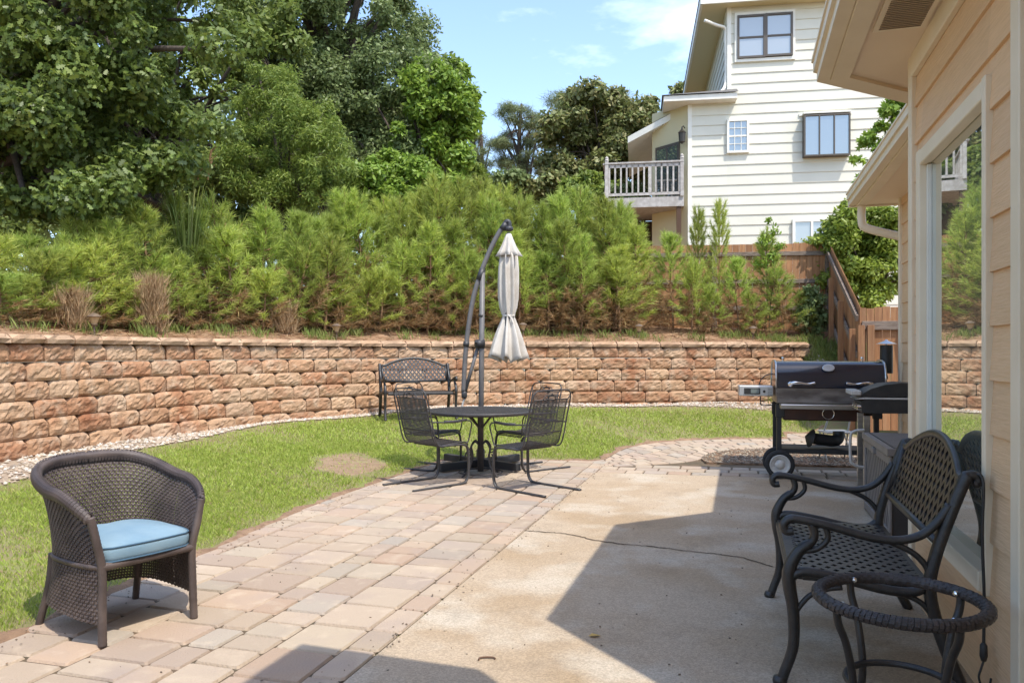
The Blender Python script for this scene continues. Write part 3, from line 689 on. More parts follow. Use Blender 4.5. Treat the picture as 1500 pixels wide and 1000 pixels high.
# covered porch roof over the spot the picture was taken from
pr_ = MB(); pp = [(-4.9, -.59), (2.16, -.59), (2.11, .29), (1.3, 1.12), (-4.9, 1.12)]
pr_.prism([H(s, t, SF + .01) for s, t in pp], (0, 0, .14)); hb(pr_, 'porch_roof', M['soffit'])
vt = MB(); vc = H(4.13, .76, SF - .008)
vt.obox(vc + U * .0 , U, RR, (0, 0, 1), (.40, .24, .014)); ve = hb(vt, 'soffit_vent', M['trim'])
vs = MB()
for i in range(16): vs.obox(vc + U * (-.165 + i * .022) + Vector((0, 0, -.009)), (U + Vector((0, 0, .6))).normalized(), RR, U.cross(RR), (.012, .19, .003))
hbs(vs, 'vent_slats', mat('vent_slats_metal', (.34, .26, .19), rough=.5), ve)
dsx = MB(); E0 = H(9.38, 1.28, SF - .02)
dsx.tube(bez([E0, E0 + Vector((0, 0, -.16)), E0 + RR * .05 + Vector((0, 0, -.25)), E0 + RR * .36 - U * .06 + Vector((0, 0, -.36)), E0 + RR * .52 - U * .1 + Vector((0, 0, -.42)), E0 + RR * .55 - U * .1 + Vector((0, 0, -.6)), E0 + RR * .55 - U * .1 + Vector((0, 0, -2.95))], 6), .045, 10)
hb(dsx, 'downspout', M['trim'], smooth=True)

# ------------------------------------------------------------ neighbouring house
nh = thing('neighbour_house', 'tall pale cream lap-sided house with a box window beyond the fence', 'house', (9, 27, 2.2))
ANG = R(9); V_ = Vector((math.cos(ANG), -math.sin(ANG), 0)); W_ = Vector((math.sin(ANG), math.cos(ANG), 0)); NO = Vector((5.384, 24, 0))
def aw(px):
    k = (px - 750) / F; return (k * NO.y - NO.x) / (V_.x - k * V_.y)
def NP(a, d=0, z=0): return NO + V_ * a + W_ * d + Vector((0, 0, z))
def nz(px, py): return EYE + (HOR - py) / F * (NO + V_ * aw(px)).y
def nb(mbx, name, m, parent=nh, smooth=False):
    mbx.v = [tuple(Vector(v) - nh.location) for v in mbx.v]; return mbx.build(name, m, parent, smooth)
fr = -W_; A1 = aw(1065); AE = 11.0
EXPO_SAVE = EXPO; EXPO = .305; PROUD = .032
zlow = nz(1040, 148); ztop = nz(1065, 12)
ns = MB(); laps(ns, NP(0), NP(A1), fr, 1.2, zlow); laps(ns, NP(A1), NP(AE), fr, 1.2, ztop)
laps(ns, NP(A1, .02), NP(A1, 8.5), -V_, zlow - .4, ztop); laps(ns, NP(AE), NP(AE, 8.5), V_, 1.2, ztop)
nb(ns, 'wall', M['nsiding'])
EXPO = EXPO_SAVE; PROUD = .019
nc = MB(); nc.prism([NP(.05, .05, 1), NP(AE - .05, .05, 1), NP(AE - .05, 8.4, 1), NP(.8, 8.4, 1), NP(.05, 1.2, 1)], (0, 0, zlow - 1.05)); nc.prism([NP(A1 + .03, .05, zlow - .3), NP(AE - .05, .05, zlow - .3), NP(AE - .05, 8.4, zlow - .3), NP(A1 + .03, 8.4, zlow - .3)], (0, 0, ztop - zlow + .28)); nb(nc, 'wall_core', M['nyellow'])
cb = MB(); cb.obox(NP(.05, -.02, (1.2 + zlow) / 2), V_, W_, (0, 0, 1), (.12, .05, zlow - 1.2)); cb.obox(NP(A1 + .06, -.02, (zlow + ztop) / 2 + .1), V_, W_, (0, 0, 1), (.12, .05, ztop - zlow - .2)); nb(cb, 'corner_board', M['white'])
# upper eave with soffit, and roof
er = MB(); er.prism([NP(A1 - .75, -.42, ztop), NP(AE + .4, -.42, ztop), NP(AE + .4, 9, ztop), NP(A1 - .75, 9, ztop)], (0, 0, .06)); nb(er, 'soffit', M['nyellow'])
ef = MB(); ef.obox(NP((A1 + AE) / 2 - .17, -.45, ztop + .1), V_, W_, (0, 0, 1), (AE - A1 + 1.3, .06, .26)); ef.obox(NP(A1 - .79, 4.3, ztop + .1), W_, V_, (0, 0, 1), (9.5, .07, .26)); nb(ef, 'fascia', M['white'])
er2 = MB(); rz_ = ztop + .24; er2.add([NP(A1 - .85, -.5, rz_), NP(AE + .5, -.5, rz_), NP(AE + .5, 9.1, rz_), NP(A1 - .85, 9.1, rz_), NP(A1 + 3, 4.2, rz_ + 2.6), NP(AE - 3, 4.2, rz_ + 2.6)], [(0, 1, 5, 4), (1, 2, 5), (2, 3, 4, 5), (3, 0, 4), (0, 3, 2, 1)]); nb(er2, 'roof', M['shingle'])
# lower roof over the one-bay wing, and the porch roof falling to the left
lr = MB(); lz = nz(1040, 152)
lr.prism([NP(-.75, -.45, lz), NP(A1 + .25, -.45, lz), NP(A1 + .25, .0, lz), NP(A1 - .03, .0, lz), NP(A1 - .03, 3, lz), NP(-.75, 3, lz)], (0, 0, .16)); nb(lr, 'wing_fascia', M['white'])
lr2 = MB(); lr2.add([NP(-.8, -.5, lz + .18), NP(A1 + .28, -.5, lz + .18), NP(A1 + .28, 0, lz + .42), NP(-.2, 1.5, lz + .75), NP(-.8, 3, lz + .18), NP(A1 + .0, 1.5, lz + .75)], [(0, 1, 2, 5, 3), (0, 3, 4), (0, 4, 2, 1)]); nb(lr2, 'wing_roof', M['shingle'])
pa, pb_ = at(975, 178, 24.4), at(917, 214, 25.6)
pl = MB(); q0 = Vector((pa.x + .75, 24.3, pa.z + .35)); q1 = Vector((pb_.x, 25.2, pb_.z))
pl.add([q0, q1, q1 + W_ * 5, q0 + W_ * 5] + [p + Vector((0, 0, .2)) for p in (q0, q1, q1 + W_ * 5, q0 + W_ * 5)], [(0, 1, 2, 3), (4, 7, 6, 5), (0, 4, 5, 1), (1, 5, 6, 2), (2, 6, 7, 3), (3, 7, 4, 0)]); nb(pl, 'porch_eave', M['white'])
ps = MB(); ps.add([p + Vector((0, 0, .215)) + (pb_ - pa).normalized() * .0 for p in (q0, q1, q1 + W_ * 5, q0 + W_ * 5)], [(0, 1, 2, 3)]); nb(ps, 'porch_shingles', M['shingle'])
aw0 = NP(0, .0, 0); d45 = (W_ - V_).normalized(); aw1 = aw0 + d45 * 1.5; zdk = nz(1000, 290)
yw = MB(); yw.prism([aw0 + Vector((0, 0, 1)), aw1 + Vector((0, 0, 1)), aw1 + W_ * .3 + Vector((0, 0, 1)), aw0 + W_ * .3 + Vector((0, 0, 1))], (0, 0, zlow - 1.0)); nb(yw, 'porch_wall', M['nyellow'])
def nwin(px0, px1, py0, py1, depth, fm, gm, mull=(), bars=(), fw=.07, name='window'):
    a0, a1 = aw(px0), aw(px1); am = (px0 + px1) / 2; z1, z0 = nz(am, py0), nz(am, py1); m = MB(); yo = -depth
    cz2 = (z0 + z1) / 2; ca = (a0 + a1) / 2
    for a in (a0, a1): m.obox(NP(a, yo / 2 - .02, cz2), V_, W_, (0, 0, 1), (fw, depth + .04, z1 - z0 + fw))
    for z in (z0, z1): m.obox(NP(ca, yo / 2 - .02, z), V_, W_, (0, 0, 1), (a1 - a0 - fw, depth + .036, fw))
    for t in mull: m.obox(NP(a0 + (a1 - a0) * t, yo - .014, cz2), V_, W_, (0, 0, 1), (fw * .8, .05, z1 - z0 - fw))
    w_ = nb(m, name, fm); g = MB(); g.obox(NP(ca, yo + .012, cz2), V_, W_, (0, 0, 1), (a1 - a0 - fw * .5, .01, z1 - z0 - fw * .5)); nb(g, 'pane', gm, w_)
    if bars:
        b = MB()
        for kind, t, th in bars:
            if kind == 'h': b.obox(NP(ca, yo - .006, z0 + (z1 - z0) * t), V_, W_, (0, 0, 1), (a1 - a0 - fw, .03, th))
            else: b.obox(NP(a0 + (a1 - a0) * t, yo - .006, cz2), V_, W_, (0, 0, 1), (th, .028, z1 - z0 - fw))
        nb(b, 'muntins', fm, w_)
    return w_
nwin(1081, 1119, 25, 85, .085, M['darktrim'], M['blindglass'], (), [('h', .48, .05)], .06); nwin(1122, 1159, 22, 82, .085, M['darktrim'], M['blindglass'], (), [('h', .48, .05)], .06)
nwin(1078, 1162, 20, 88, .045, M['white'], M['nyellow'], (), (), .09, 'window_casing')
nwin(1066, 1095, 177, 223, .075, M['white'], M['nglass'], (), [('h', .5, .05), ('h', .25, .018), ('h', .75, .018), ('v', .33, .018), ('v', .66, .018)], .065)
bx = nwin(1176, 1241, 172, 230, .27, M['darktrim'], M['nglass'], (.33, .66), (), .038, 'box_window')
bt = MB(); bt.obox(NP((aw(1174) + aw(1243)) / 2, -.13, nz(1208, 168)), V_, W_, (0, 0, 1), (aw(1243) - aw(1174), .34, .05)); nb(bt, 'window_head', M['white'], bx)
nwin(1162, 1215, 323, 365, .075, M['white'], M['blindglass'], (.5,), (), .08)
cs = nwin(1171, 1246, 166, 168, .02, M['white'], M['white'], (), (), .04, 'window_casing')
# sliding door and lantern in the angled porch wall
sd_ = MB(); n4 = (-W_ - V_).normalized(); cdoor = aw0 + d45 * .82 + n4 * .02 + Vector((0, 0, (zdk + nz(980, 205)) / 2)); hd = nz(980, 205) - zdk
sd_.obox(cdoor, d45, n4, (0, 0, 1), (1.0, .05, hd)); dr = nb(sd_, 'sliding_door', M['darktrim'])
gg = MB(); gg.obox(cdoor + d45 * .23 + n4 * .03, d45, n4, (0, 0, 1), (.38, .012, hd - .2)); gg.obox(cdoor - d45 * .23 + n4 * .032, d45, n4, (0, 0, 1), (.38, .012, hd - .2)); nb(gg, 'pane', M['nglass'], dr)
ln = MB(); lc = at(999, 200, 23.9); ln.lathe([(.02, -.22), (.09, -.16), (.11, .1), (.13, .12), (.03, .22), (.015, .3)], lc, 8); ln.tube([lc + Vector((0, 0, .28)), lc + Vector((.05, .05, .34)), lc + Vector((.12, .15, .3))], .015, 6); nb(ln, 'porch_lantern', M['lantern'])
gd = MB(); zg = ztop - .1
gd.tube(bez([at(1032, 30, 23.6), at(1050, 37, 23.7), at(1062, 42, 23.85), at(1063, 60, 23.87), at(1063, 120, 23.87), at(1055, 136, 23.7)], 5), .05, 8); nb(gd, 'downspout', M['white'], smooth=True)
# deck with railing
ct_ = MB()
dz1 = nz(1000, 289); dk0 = at(886, 290, 24.2); dk1 = at(1002, 289, 23.8); dk0.z = dk1.z = dz1
dv = (dk1 - dk0).normalized(); Ld = (dk1 - dk0).length
ct_.prism([dk0 - Vector((0, 0, .3)), dk1 - Vector((0, 0, .3)), dk1 + W_ * 2.6 - Vector((0, 0, .3)), dk0 + W_ * 2.6 - Vector((0, 0, .3))], (0, 0, .3)); deck = nb(ct_, 'deck', M['deckgrey'])
rl = MB(); hr = 1.06
rl.obox((dk0 + dk1) / 2 + Vector((0, 0, hr)), dv, W_, (0, 0, 1), (Ld, .12, .05)); rl.obox((dk0 + dk1) / 2 + Vector((0, 0, hr - .09)), dv, W_, (0, 0, 1), (Ld, .04, .09)); rl.obox((dk0 + dk1) / 2 + Vector((0, 0, .10)), dv, W_, (0, 0, 1), (Ld, .04, .08))
for p in (dk0 + dv * .06, dk1 - dv * .06): rl.obox(p + Vector((0, 0, .58)), dv, W_, (0, 0, 1), (.1, .1, 1.16)); rl.lathe([(.07, 0), (.05, .03), (.06, .08), (.01, .13)], p + Vector((0, 0, 1.16)), 8)
nbal = 13
for i in range(nbal): rl.obox(dk0 + dv * (Ld * (i + .8) / (nbal + .6)) + Vector((0, 0, .56)), dv, W_, (0, 0, 1), (.05 if i != 7 else .1, .04, .9))
for i in range(10): rl.obox(dk0 + W_ * (.25 + i * .25) + Vector((0, 0, .56)), dv, W_, (0, 0, 1), (.04, .05, .9))
rl.obox(dk0 + W_ * 1.3 + Vector((0, 0, hr)), dv, W_, (0, 0, 1), (.12, 2.6, .05)); nb(rl, 'railing', M['deckgrey'], deck)
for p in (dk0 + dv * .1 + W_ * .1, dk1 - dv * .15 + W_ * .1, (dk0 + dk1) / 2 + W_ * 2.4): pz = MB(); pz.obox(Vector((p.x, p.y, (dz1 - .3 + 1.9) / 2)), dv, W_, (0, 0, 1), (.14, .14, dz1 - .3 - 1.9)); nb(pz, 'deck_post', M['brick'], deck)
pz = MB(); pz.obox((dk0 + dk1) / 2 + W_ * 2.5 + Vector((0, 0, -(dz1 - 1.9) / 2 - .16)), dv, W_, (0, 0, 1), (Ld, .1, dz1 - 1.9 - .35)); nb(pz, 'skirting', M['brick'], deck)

# ------------------------------------------------------------ fences
CR = Vector((6.83, 17.0, 0)); FE = Vector((5.56, 12.6, 0)); ZT0 = 3.71; ZT1 = 2.05
bf = thing('wooden_fence', 'brown board fence running level along the top of the bank behind the young pines', 'fence', (CR.x, CR.y, 2.0))
m = MB(); L0 = Vector((1.6, 17.6, 0)); dl = (CR - L0); nb_ = int(dl.length / .142); dd = dl.normalized(); bk = Vector((-dd.y, dd.x, 0))
for i in range(nb_):
    p = L0 + dd * (.07 + i * .142); zt_ = ZT0 + random.uniform(-.012, .012); z0 = zb(p.x, p.y) - .05
    m.obox(Vector((p.x, p.y, (zt_ + z0) / 2)) + bk * .03, dd, bk, (0, 0, 1), (.137, .018, zt_ - z0), .002)
def fb(mbx, name, mm, par):
    mbx.v = [tuple(Vector(v) - par.location) for v in mbx.v]; return mbx.build(name, mm, par)
fb(m, 'board_panel', M['wood'], bf)
for zz in (ZT0 - .22, ZT0 - .82, ZT0 - 1.4):
    m = MB(); m.obox(L0 + dl / 2 + Vector((0, 0, zz)), dd, bk, (0, 0, 1), (dl.length, .04, .09), .003); fb(m, 'rail', M['woodgrey'], bf)
for k_ in range(3):
    m = MB(); p = CR - dd * (k_ * 2.4) - bk * .05; m.obox(Vector((p.x, p.y, (ZT0 + .03 + 1.5) / 2)), dd, bk, (0, 0, 1), (.11, .09, ZT0 + .03 - 1.5), .004); fb(m, 'post', M['woodgrey'], bf)
sf = thing('stepped_fence', 'brown picket fence sloping down the bank then turning level beside the house', 'fence', (FE.x, FE.y, .2))
m = MB(); dl = FE - CR; dd2 = dl.normalized(); bk2 = Vector((-dd2.y, dd2.x, 0)); nb_ = int(dl.length / .115)
if bk2.x < 0: bk2 = -bk2
for i in range(nb_):
    f_ = (i + .5) / nb_; p = CR + dl * f_; zt_ = ZT0 + (ZT1 - ZT0) * f_; z0 = max(.15, zb(p.x, p.y) - .2)
    z0 = min(z0, zt_ - 1.5); c = Vector((p.x, p.y, (zt_ + z0) / 2)) + bk2 * .03
    m.obox(c, dd2, bk2, (0, 0, 1), (.112, .018, zt_ - z0), .002)
fb(m, 'sloping_panel', M['wood'], sf)
def slope_rail(off):
    a = CR + Vector((0, 0, ZT0 + off)); b = FE + Vector((0, 0, ZT1 + off)); x = (b - a).normalized(); zz = bk2.cross(x)
    m = MB(); m.obox((a + b) / 2 - bk2 * .02, x, bk2, zz, ((b - a).length, .04, .10), .003); fb(m, 'rail', M['woodgrey'], sf)
for o_ in (-.16, -.75, -1.4): slope_rail(o_)
for f_ in (.33, .66, .985):
    p = CR + dl * f_ - bk2 * .085; zt_ = ZT0 + (ZT1 - ZT0) * f_ - .35; m = MB(); m.obox(Vector((p.x, p.y, (zt_ - .1) / 2)), dd2, bk2, (0, 0, 1), (.09, .09, zt_ + .1), .004); fb(m, 'post', M['wood'], sf)
m = MB(); ev = RR; e0 = FE.copy()
for i in range(17):
    p = e0 + ev * (.06 + i * .118); zt_ = ZT1 + .0 + random.uniform(-.012, .012) + .09 * abs(i / 8 - 0) * .5; c = p + U * .03
    m.obox(Vector((c.x, c.y, (zt_ + .1) / 2)), ev, U, (0, 0, 1), (.112, .018, zt_ - .1), .002)
fb(m, 'level_panel', M['wood'], sf)
for zz in (ZT1 - .28, .62):
    m = MB(); p = e0 + ev * 1.0 - U * .005; m.obox(Vector((p.x, p.y, zz)), ev, U, (0, 0, 1), (1.9, .04, .14), .004); fb(m, 'rail', M['woodgrey'], sf)
for k_ in (.03, .17, .80):
    m = MB(); p = e0 + ev * k_ - U * .07; m.obox(Vector((p.x, p.y, .9)), ev, U, (0, 0, 1), (.10, .09, 1.75), .004); fb(m, 'post', M['wood'], sf)
m = MB(); a = e0 + ev * .65 + Vector((0, 0, 1.7)) - U * .03; b = e0 + ev * .82 + Vector((0, 0, .35)) - U * .03; x = (b - a).normalized(); m.obox((a + b) / 2, x, U, x.cross(U), ((b - a).length, .04, .09), .003); fb(m, 'brace', M['woodgrey'], sf)

# ------------------------------------------------------------ cast benches
def make_bench(label, loc, rz, group):      # local: faces -y, back at +y, width along x
    root = thing('garden_bench', label, 'bench', loc, rz, group); W = 1.18; hx = W / 2
    SZ = .43; yf, yb = -.29, .20
    bp0 = Vector((0, .258, .60)); bp1 = Vector((0, .345, .875)); bdir = (bp1 - bp0).normalized()
    def arch(x): return .255 + .125 * max(0, math.cos(min(abs(x) / (hx - .10), 1) * math.pi / 2)) ** .8 if abs(x) < hx - .10 else .255
    def bk(x, h): return Vector((x, bp0.y, bp0.z)) + bdir * h
    def strap(m, mapf, inside, p, d, wd, th, nrm, L=1.6):
        ts = [k * .004 for k in range(int(-L / .004), int(L / .004))]; run = None
        def emit(a, b):
            if b - a < .012: return
            q = [];
            e = (-d[1] * wd / 2, d[0] * wd / 2)
            for t, sg in ((a, 1), (b, 1), (b, -1), (a, -1)): q.append(mapf(p[0] + d[0] * t + e[0] * sg, p[1] + d[1] * t + e[1] * sg) - nrm * th / 2)
            m.prism(q, nrm * th)
        last = None
        for t in ts:
            if inside(p[0] + d[0] * t, p[1] + d[1] * t):
                if run is None: run = t
                last = t
            elif run is not None: emit(run, last); run = None
        if run is not None: emit(run, last)
    nb_ = Vector((1, 0, 0)).cross(bdir)
    m = MB(); ang = R(52)
    for sgn in (-1, 1):
        d = (math.cos(ang), math.sin(ang) * sgn); k = -16
        while k <= 16:
            strap(m, bk, lambda x, h: abs(x) < hx - .045 and .0 < h < arch(x) + .006, (k * .070, .15), d, .022, .011, nb_ * (1.0 + .001 * sgn)); k += 1
    for v_ in range(len(m.v)): pass
    m.build('back_lattice', M['cast'], root)
    m = MB(); xs = [(-hx + .03) + (W - .06) * i / 40 for i in range(41)]
    m.tube([bk(x, arch(x) + .012) for x in xs], .021, 8, flat=.75); m.tube([bk(-hx + .03, .0), bk(hx - .03, .0)], .018, 8); 
    for s in (-1, 1): m.tube([bk(s * (hx - .04), 0), bk(s * (hx - .04), .265)], .018, 8)
    m.build('back_rim', M['cast'], root, smooth=True)
    def seat(x, y): return Vector((x, y, SZ + .018 - .02 * math.cos((y - yf) / (yb - yf) * math.pi) ** 2 * 0 - .016 * math.sin((y - yf) / (yb - yf) * math.pi)))
    m = MB()
    for sgn in (-1, 1):
        d = (math.cos(R(35)), math.sin(R(35)) * sgn); k = -22
        while k <= 22:
            strap(m, lambda x, y: Vector((x, y, SZ + .006)), lambda x, y: abs(x) < hx - .05 and yf + .045 < y < yb - .0, (k * .082, -.05), d, .025, .010, Vector((0, 0, 1.0 + .001 * sgn))); k += 1
    m.build('seat_lattice', M['cast'], root)
    m = MB()
    m.obox((0, yf + .022, SZ - .002), (1, 0, 0), (0, 1, 0), (0, 0, 1), (W - .09, .062, .022), .006); m.obox((0, yb + .01, SZ - .002), (1, 0, 0), (0, 1, 0), (0, 0, 1), (W - .09, .05, .022), .006)
    for s in (-1, 1): m.obox((s * (hx - .06), -.04, SZ - .003), (1, 0, 0), (0, 1, 0), (0, 0, 1), (.045, .42, .022), .006)
    m.obox((0, yf - .008, SZ - .022), (1, 0, 0), (0, 1, 0), (0, 0, 1), (W - .09, .014, .035), .004)
    m.build('seat_rim', M['cast'], root)
    for s in (-1, 1):
        x = s * hx; m = MB()
        rear = bez([(x, .36, 0), (x, .31, .10), (x, .245, .28), (x, .215, .43), (x, .235, .56), (x, .285, .72), (x, .335, .855), (x, .355, .878), (x, .378, .872), (x, .38, .85), (x, .365, .846)], 6)
        m.tube(rear, [.024 if i < 40 else .019 for i in range(len(rear))], 8, flat=1.15); m.build('rear_leg', M['cast'], root, smooth=True)
        m = MB(); fl = bez([(x, -.335, .0), (x, -.318, .05), (x, -.285, .16), (x, -.285, .30), (x, -.30, .40), (x, -.30, .47), (x, -.262, .545), (x, -.215, .585), (x, -.205, .62), (x, -.215, .655)], 6)
        m.tube(fl, [.021 + .006 * math.exp(-((i - 26) / 9) ** 2) - (.004 if i > 40 else 0) for i in range(len(fl))], 8)
        m.lathe([(.026, 0), (.03, .012), (.024, .03)], (x, -.337, 0), 10); m.build('front_leg', M['cast'], root, smooth=True)
        m = MB()
        arm = bez([(x, -.285, .625), (x, -.312, .622), (x, -.322, .648), (x, -.30, .672), (x, -.26, .672), (x, -.16, .655), (x, .0, .618), (x, .10, .612), (x, .18, .635), (x, .235, .685), (x, .285, .76)], 6)
        m.tube(arm, .0175, 8, flat=1.25); m.tube(bez([(x, -.265, .545), (x, -.20, .555), (x, -.155, .60), (x, -.165, .655)], 6), .012, 8)
        m.tube(bez([(x, .06, .61), (x, .15, .57), (x, .20, .52), (x, .215, .47)], 6), .012, 8)
        m.build('armrest', M['cast'], root, smooth=True)
        m = MB(); m.tube(bez([(x, -.29, .44), (x, -.24, .462), (x, -.10, .445), (x, .06, .415), (x, .16, .415), (x, .215, .455)], 6), .02, 8)
        m.tube(bez([(x, -.275, .30), (x, -.225, .365), (x, -.16, .398), (x, -.10, .41)], 5), .011, 8); m.tube(bez([(x, .235, .31), (x, .19, .37), (x, .13, .40), (x, .07, .41)], 5), .011, 8)
        m.build('side_rail', M['cast'], root, smooth=True)
    return root
# bench on the right: back to the wall of the bay
bc = H(3.97, .49); bench = make_bench('black cast metal bench with lattice seat and back in front of the large house window', bc, face_rz(RR), 'cast lattice garden benches')
bY = 12.55; bpx = at(612, 610, bY); bpx.z = float(zfront([bpx.x], [bY])[0]) + .0
dup(bench, bpx, face_rz((-.30, .95)), 'weathered cast metal bench standing on the lawn against the block retaining wall', sc_=(.95, .95, .98))

# ------------------------------------------------------------ ring side table without its top
rt = thing('side_table', 'round woven ring side table missing its top beside the black bench', 'side table', (1.335, 2.70, 0), R(12)); rt.location.z = 0
TZ = .50; m = MB(); RRAD = .262
NT = 120; tb = .019
m.tube([(RRAD * math.cos(a), RRAD * math.sin(a), TZ) for a in [2 * math.pi * i / NT for i in range(NT)]], [tb - .002 + .0018 * math.sin(i * math.pi / 1.5) for i in range(NT)], 12, closed=True, flat=1.15)
M['ringcane'] = mat('dark_ring_cane', (.030, .024, .023), (.055, .045, .042), 12, .5, .3, 220)
rg = m.build('woven_ring', M['ringcane'], rt, smooth=True)
m = MB()        # the flat cane bound round the ring, each turn a raised strip
NW = 100
for i in range(NW):
    a0 = 2 * math.pi * i / NW; pts = []
    for k in range(17):
        th = 2 * math.pi * k / 16; a = a0 + .06 * k / 16; rr_ = tb + .0018 + .0011 * math.sin(th * 5 + (math.pi if i % 2 else 0))
        pts.append(Vector(((RRAD + rr_ * 1.15 * math.cos(th)) * math.cos(a), (RRAD + rr_ * 1.15 * math.cos(th)) * math.sin(a), TZ + rr_ * math.sin(th))))
    for p, q in zip(pts[:-1], pts[1:]):
        tg = Vector((-math.sin(a0), math.cos(a0), 0)) * .0075; m.add([p - tg, q - tg, q + tg, p + tg], [(0, 1, 2, 3)])
m.build('cane_binding', M['ringcane'], rg, recalc=False)
for k_ in range(4):
    a = R(93 + 90 * k_); d = Vector((math.cos(a), math.sin(a), 0)); m = MB()
    m.tube(bez([d * .255 + Vector((0, 0, TZ - .01)), d * .248 + Vector((0, 0, TZ - .06)), d * .215 + Vector((0, 0, .36)), d * .188 + Vector((0, 0, .22)), d * .20 + Vector((0, 0, .1)), d * .245 + Vector((0, 0, .0))], 6), .0135, 8)
    l = m.build('leg', M['cast'], rt, smooth=True)
    m = MB(); m.lathe([(.010, -.004), (.010, .004), (.005, .008)], d * .232 + Vector((0, 0, TZ + .002)), 8, ax=-d); m.build('bolt', M['chrome'], l)
m = MB(); m.tube([(.172 * math.cos(a), .172 * math.sin(a), .215) for a in [2 * math.pi * i / 48 for i in range(48)]], .0125, 8, closed=True); m.build('lower_ring', M['cast'], rt, smooth=True)
# bungee cord hanging from the near bench post
bb = bc + RR * .372 - U * .602 + Vector((0, 0, .855))
cord = thing('bungee_cord', 'black bungee cord with a hook hanging from the bench back', 'cord', bb)
m = MB(); m.tube(bez([(-.02, .03, .0), (.0, .0, .028), (.012, -.025, .0), (.006, -.028, -.2), (.012, -.03, -.42), (.01, -.03, -.62)], 6), .006, 6); m.build('strap', M['matte_black'], cord, smooth=True)
m = MB(); m.lathe([(.006, 0), (.013, -.01), (.014, -.05), (.009, -.07)], (.01, -.03, -.60), 10); m.tube(bez([(.01, -.03, -.67), (.0, -.03, -.70), (-.008, -.03, -.73), (.004, -.03, -.765), (.03, -.03, -.765), (.038, -.03, -.735)], 6), .0045, 6); m.build('hook', M['matte_black'], cord, smooth=True)

# ------------------------------------------------------------ wicker tub chair with cushion
fd = Vector((.83, -.56, 0)).normalized(); wc_loc = Vector((-1.945, 3.925, 0)); wrz = face_rz(-fd)
wc = thing('wicker_chair', 'dark woven wicker tub chair with an open weave at the lawn edge', 'chair', wc_loc, wrz)
SZ = .36
def shell(q, v):        # q in [-1,1] round the chair from one arm front to the other; v 0 at the seat, 1 at the rim
    a = q * R(128); sq = abs(q); e = .62
    cx, cy = math.sin(a), math.cos(a)
    x = math.copysign(abs(cx) ** e, cx); y = math.copysign(abs(cy) ** e, cy)
    rimz = .595 + .205 * max(0, math.cos(min(sq / .98, 1) * math.pi / 2)) ** .85
    fl = .012 * v + .055 * v ** 2.2
    X = x * (.268 + fl * .9); Yb = y * (.285 + fl * 1.1) if y > 0 else y * .31
    return Vector((X, Yb + .0, SZ + (rimz - SZ) * v))
_shell = shell
_qs = [-1 + 2 * i / 400 for i in range(401)]; _ln = [0]
for _a, _b in zip(_qs[:-1], _qs[1:]): _ln.append(_ln[-1] + (_shell(_a, .6) - _shell(_b, .6)).length)
_ln = [2 * x / _ln[-1] - 1 for x in _ln]
def shell(q, v): return _shell(float(np.interp(q, _ln, _qs)), v)
def skirt(q, v):        # v 0 at the seat, 1 at the lower hem
    p = shell(q, 0); hem = .125 - .04 * max(0, (abs(q) - .45)) ; out = 1 + .20 * v ** 1.8 * max(0, math.cos(q * R(128)) + .35)
    return Vector((p.x * (1 + .05 * v ** 2), p.y * (1 + (.2 * v ** 1.8 if p.y > 0 else .02 * v)), SZ + (hem - SZ) * v))
def weave(name, fn, nh, nv, wq, wv, skip=None):
    m = MB(); amp = .0034
    def nrm(q, v):
        a = fn(q + .01, v) - fn(q - .01, v); b = fn(q, min(v + .02, 1)) - fn(q, max(v - .02, 0)); n = a.cross(b); return n.normalized()
    for j in range(nv):        # level strands
        v = (j + .5) / nv; st = []
        for i in range(nh * 1 + 1):
            q = -1 + 2 * i / nh; n = nrm(q, v); o = amp * (1 if (i + j) % 2 else -1); st.append((fn(q, v - wv / 2) + n * o, fn(q, v + wv / 2) + n * o))
        b = len(m.v)
        for a, c in st: m.v += [tuple(a), tuple(c)]
        m.f += [(b + 2 * i, b + 2 * i + 2, b + 2 * i + 3, b + 2 * i + 1) for i in range(len(st) - 1)]
    for i in range(nh + 1):
        q = max(-1 + wq / 2, min(1 - wq / 2, -1 + 2 * i / nh)); st = []
        for j in range(-1, nv + 1):
            v = min(max((j + .5) / nv, 0), 1); n = nrm(q, v); o = -amp * (1 if (i + j) % 2 else -1); st.append((fn(q - wq / 2, v) + n * o, fn(q + wq / 2, v) + n * o))
        b = len(m.v)
        for a, c in st: m.v += [tuple(a), tuple(c)]
        m.f += [(b + 2 * k, b + 2 * k + 2, b + 2 * k + 3, b + 2 * k + 1) for k in range(len(st) - 1)]
    o = m.build(name, M['wicker'], wc, recalc=False); md = o.modifiers.new('thick', 'SOLIDIFY'); md.thickness = .0026; md.offset = 0; return o
weave('woven_back', shell, 104, 24, .0128, .031)
weave('woven_skirt', skirt, 104, 15, .0130, .046)
m = MB()
qs = [-1 + 2 * i / 150 for i in range(151)]
m.tube([shell(q, 1) + Vector((0, 0, -.006)) for q in qs], [(.021 + .012 * math.cos(q * 1.5)) * (1 + .03 * (i % 2)) for i, q in enumerate(qs)], 12, flat=.75)
m.build('rim', M['wicker'], wc, smooth=True)
m = MB()        # binding strips on the rim
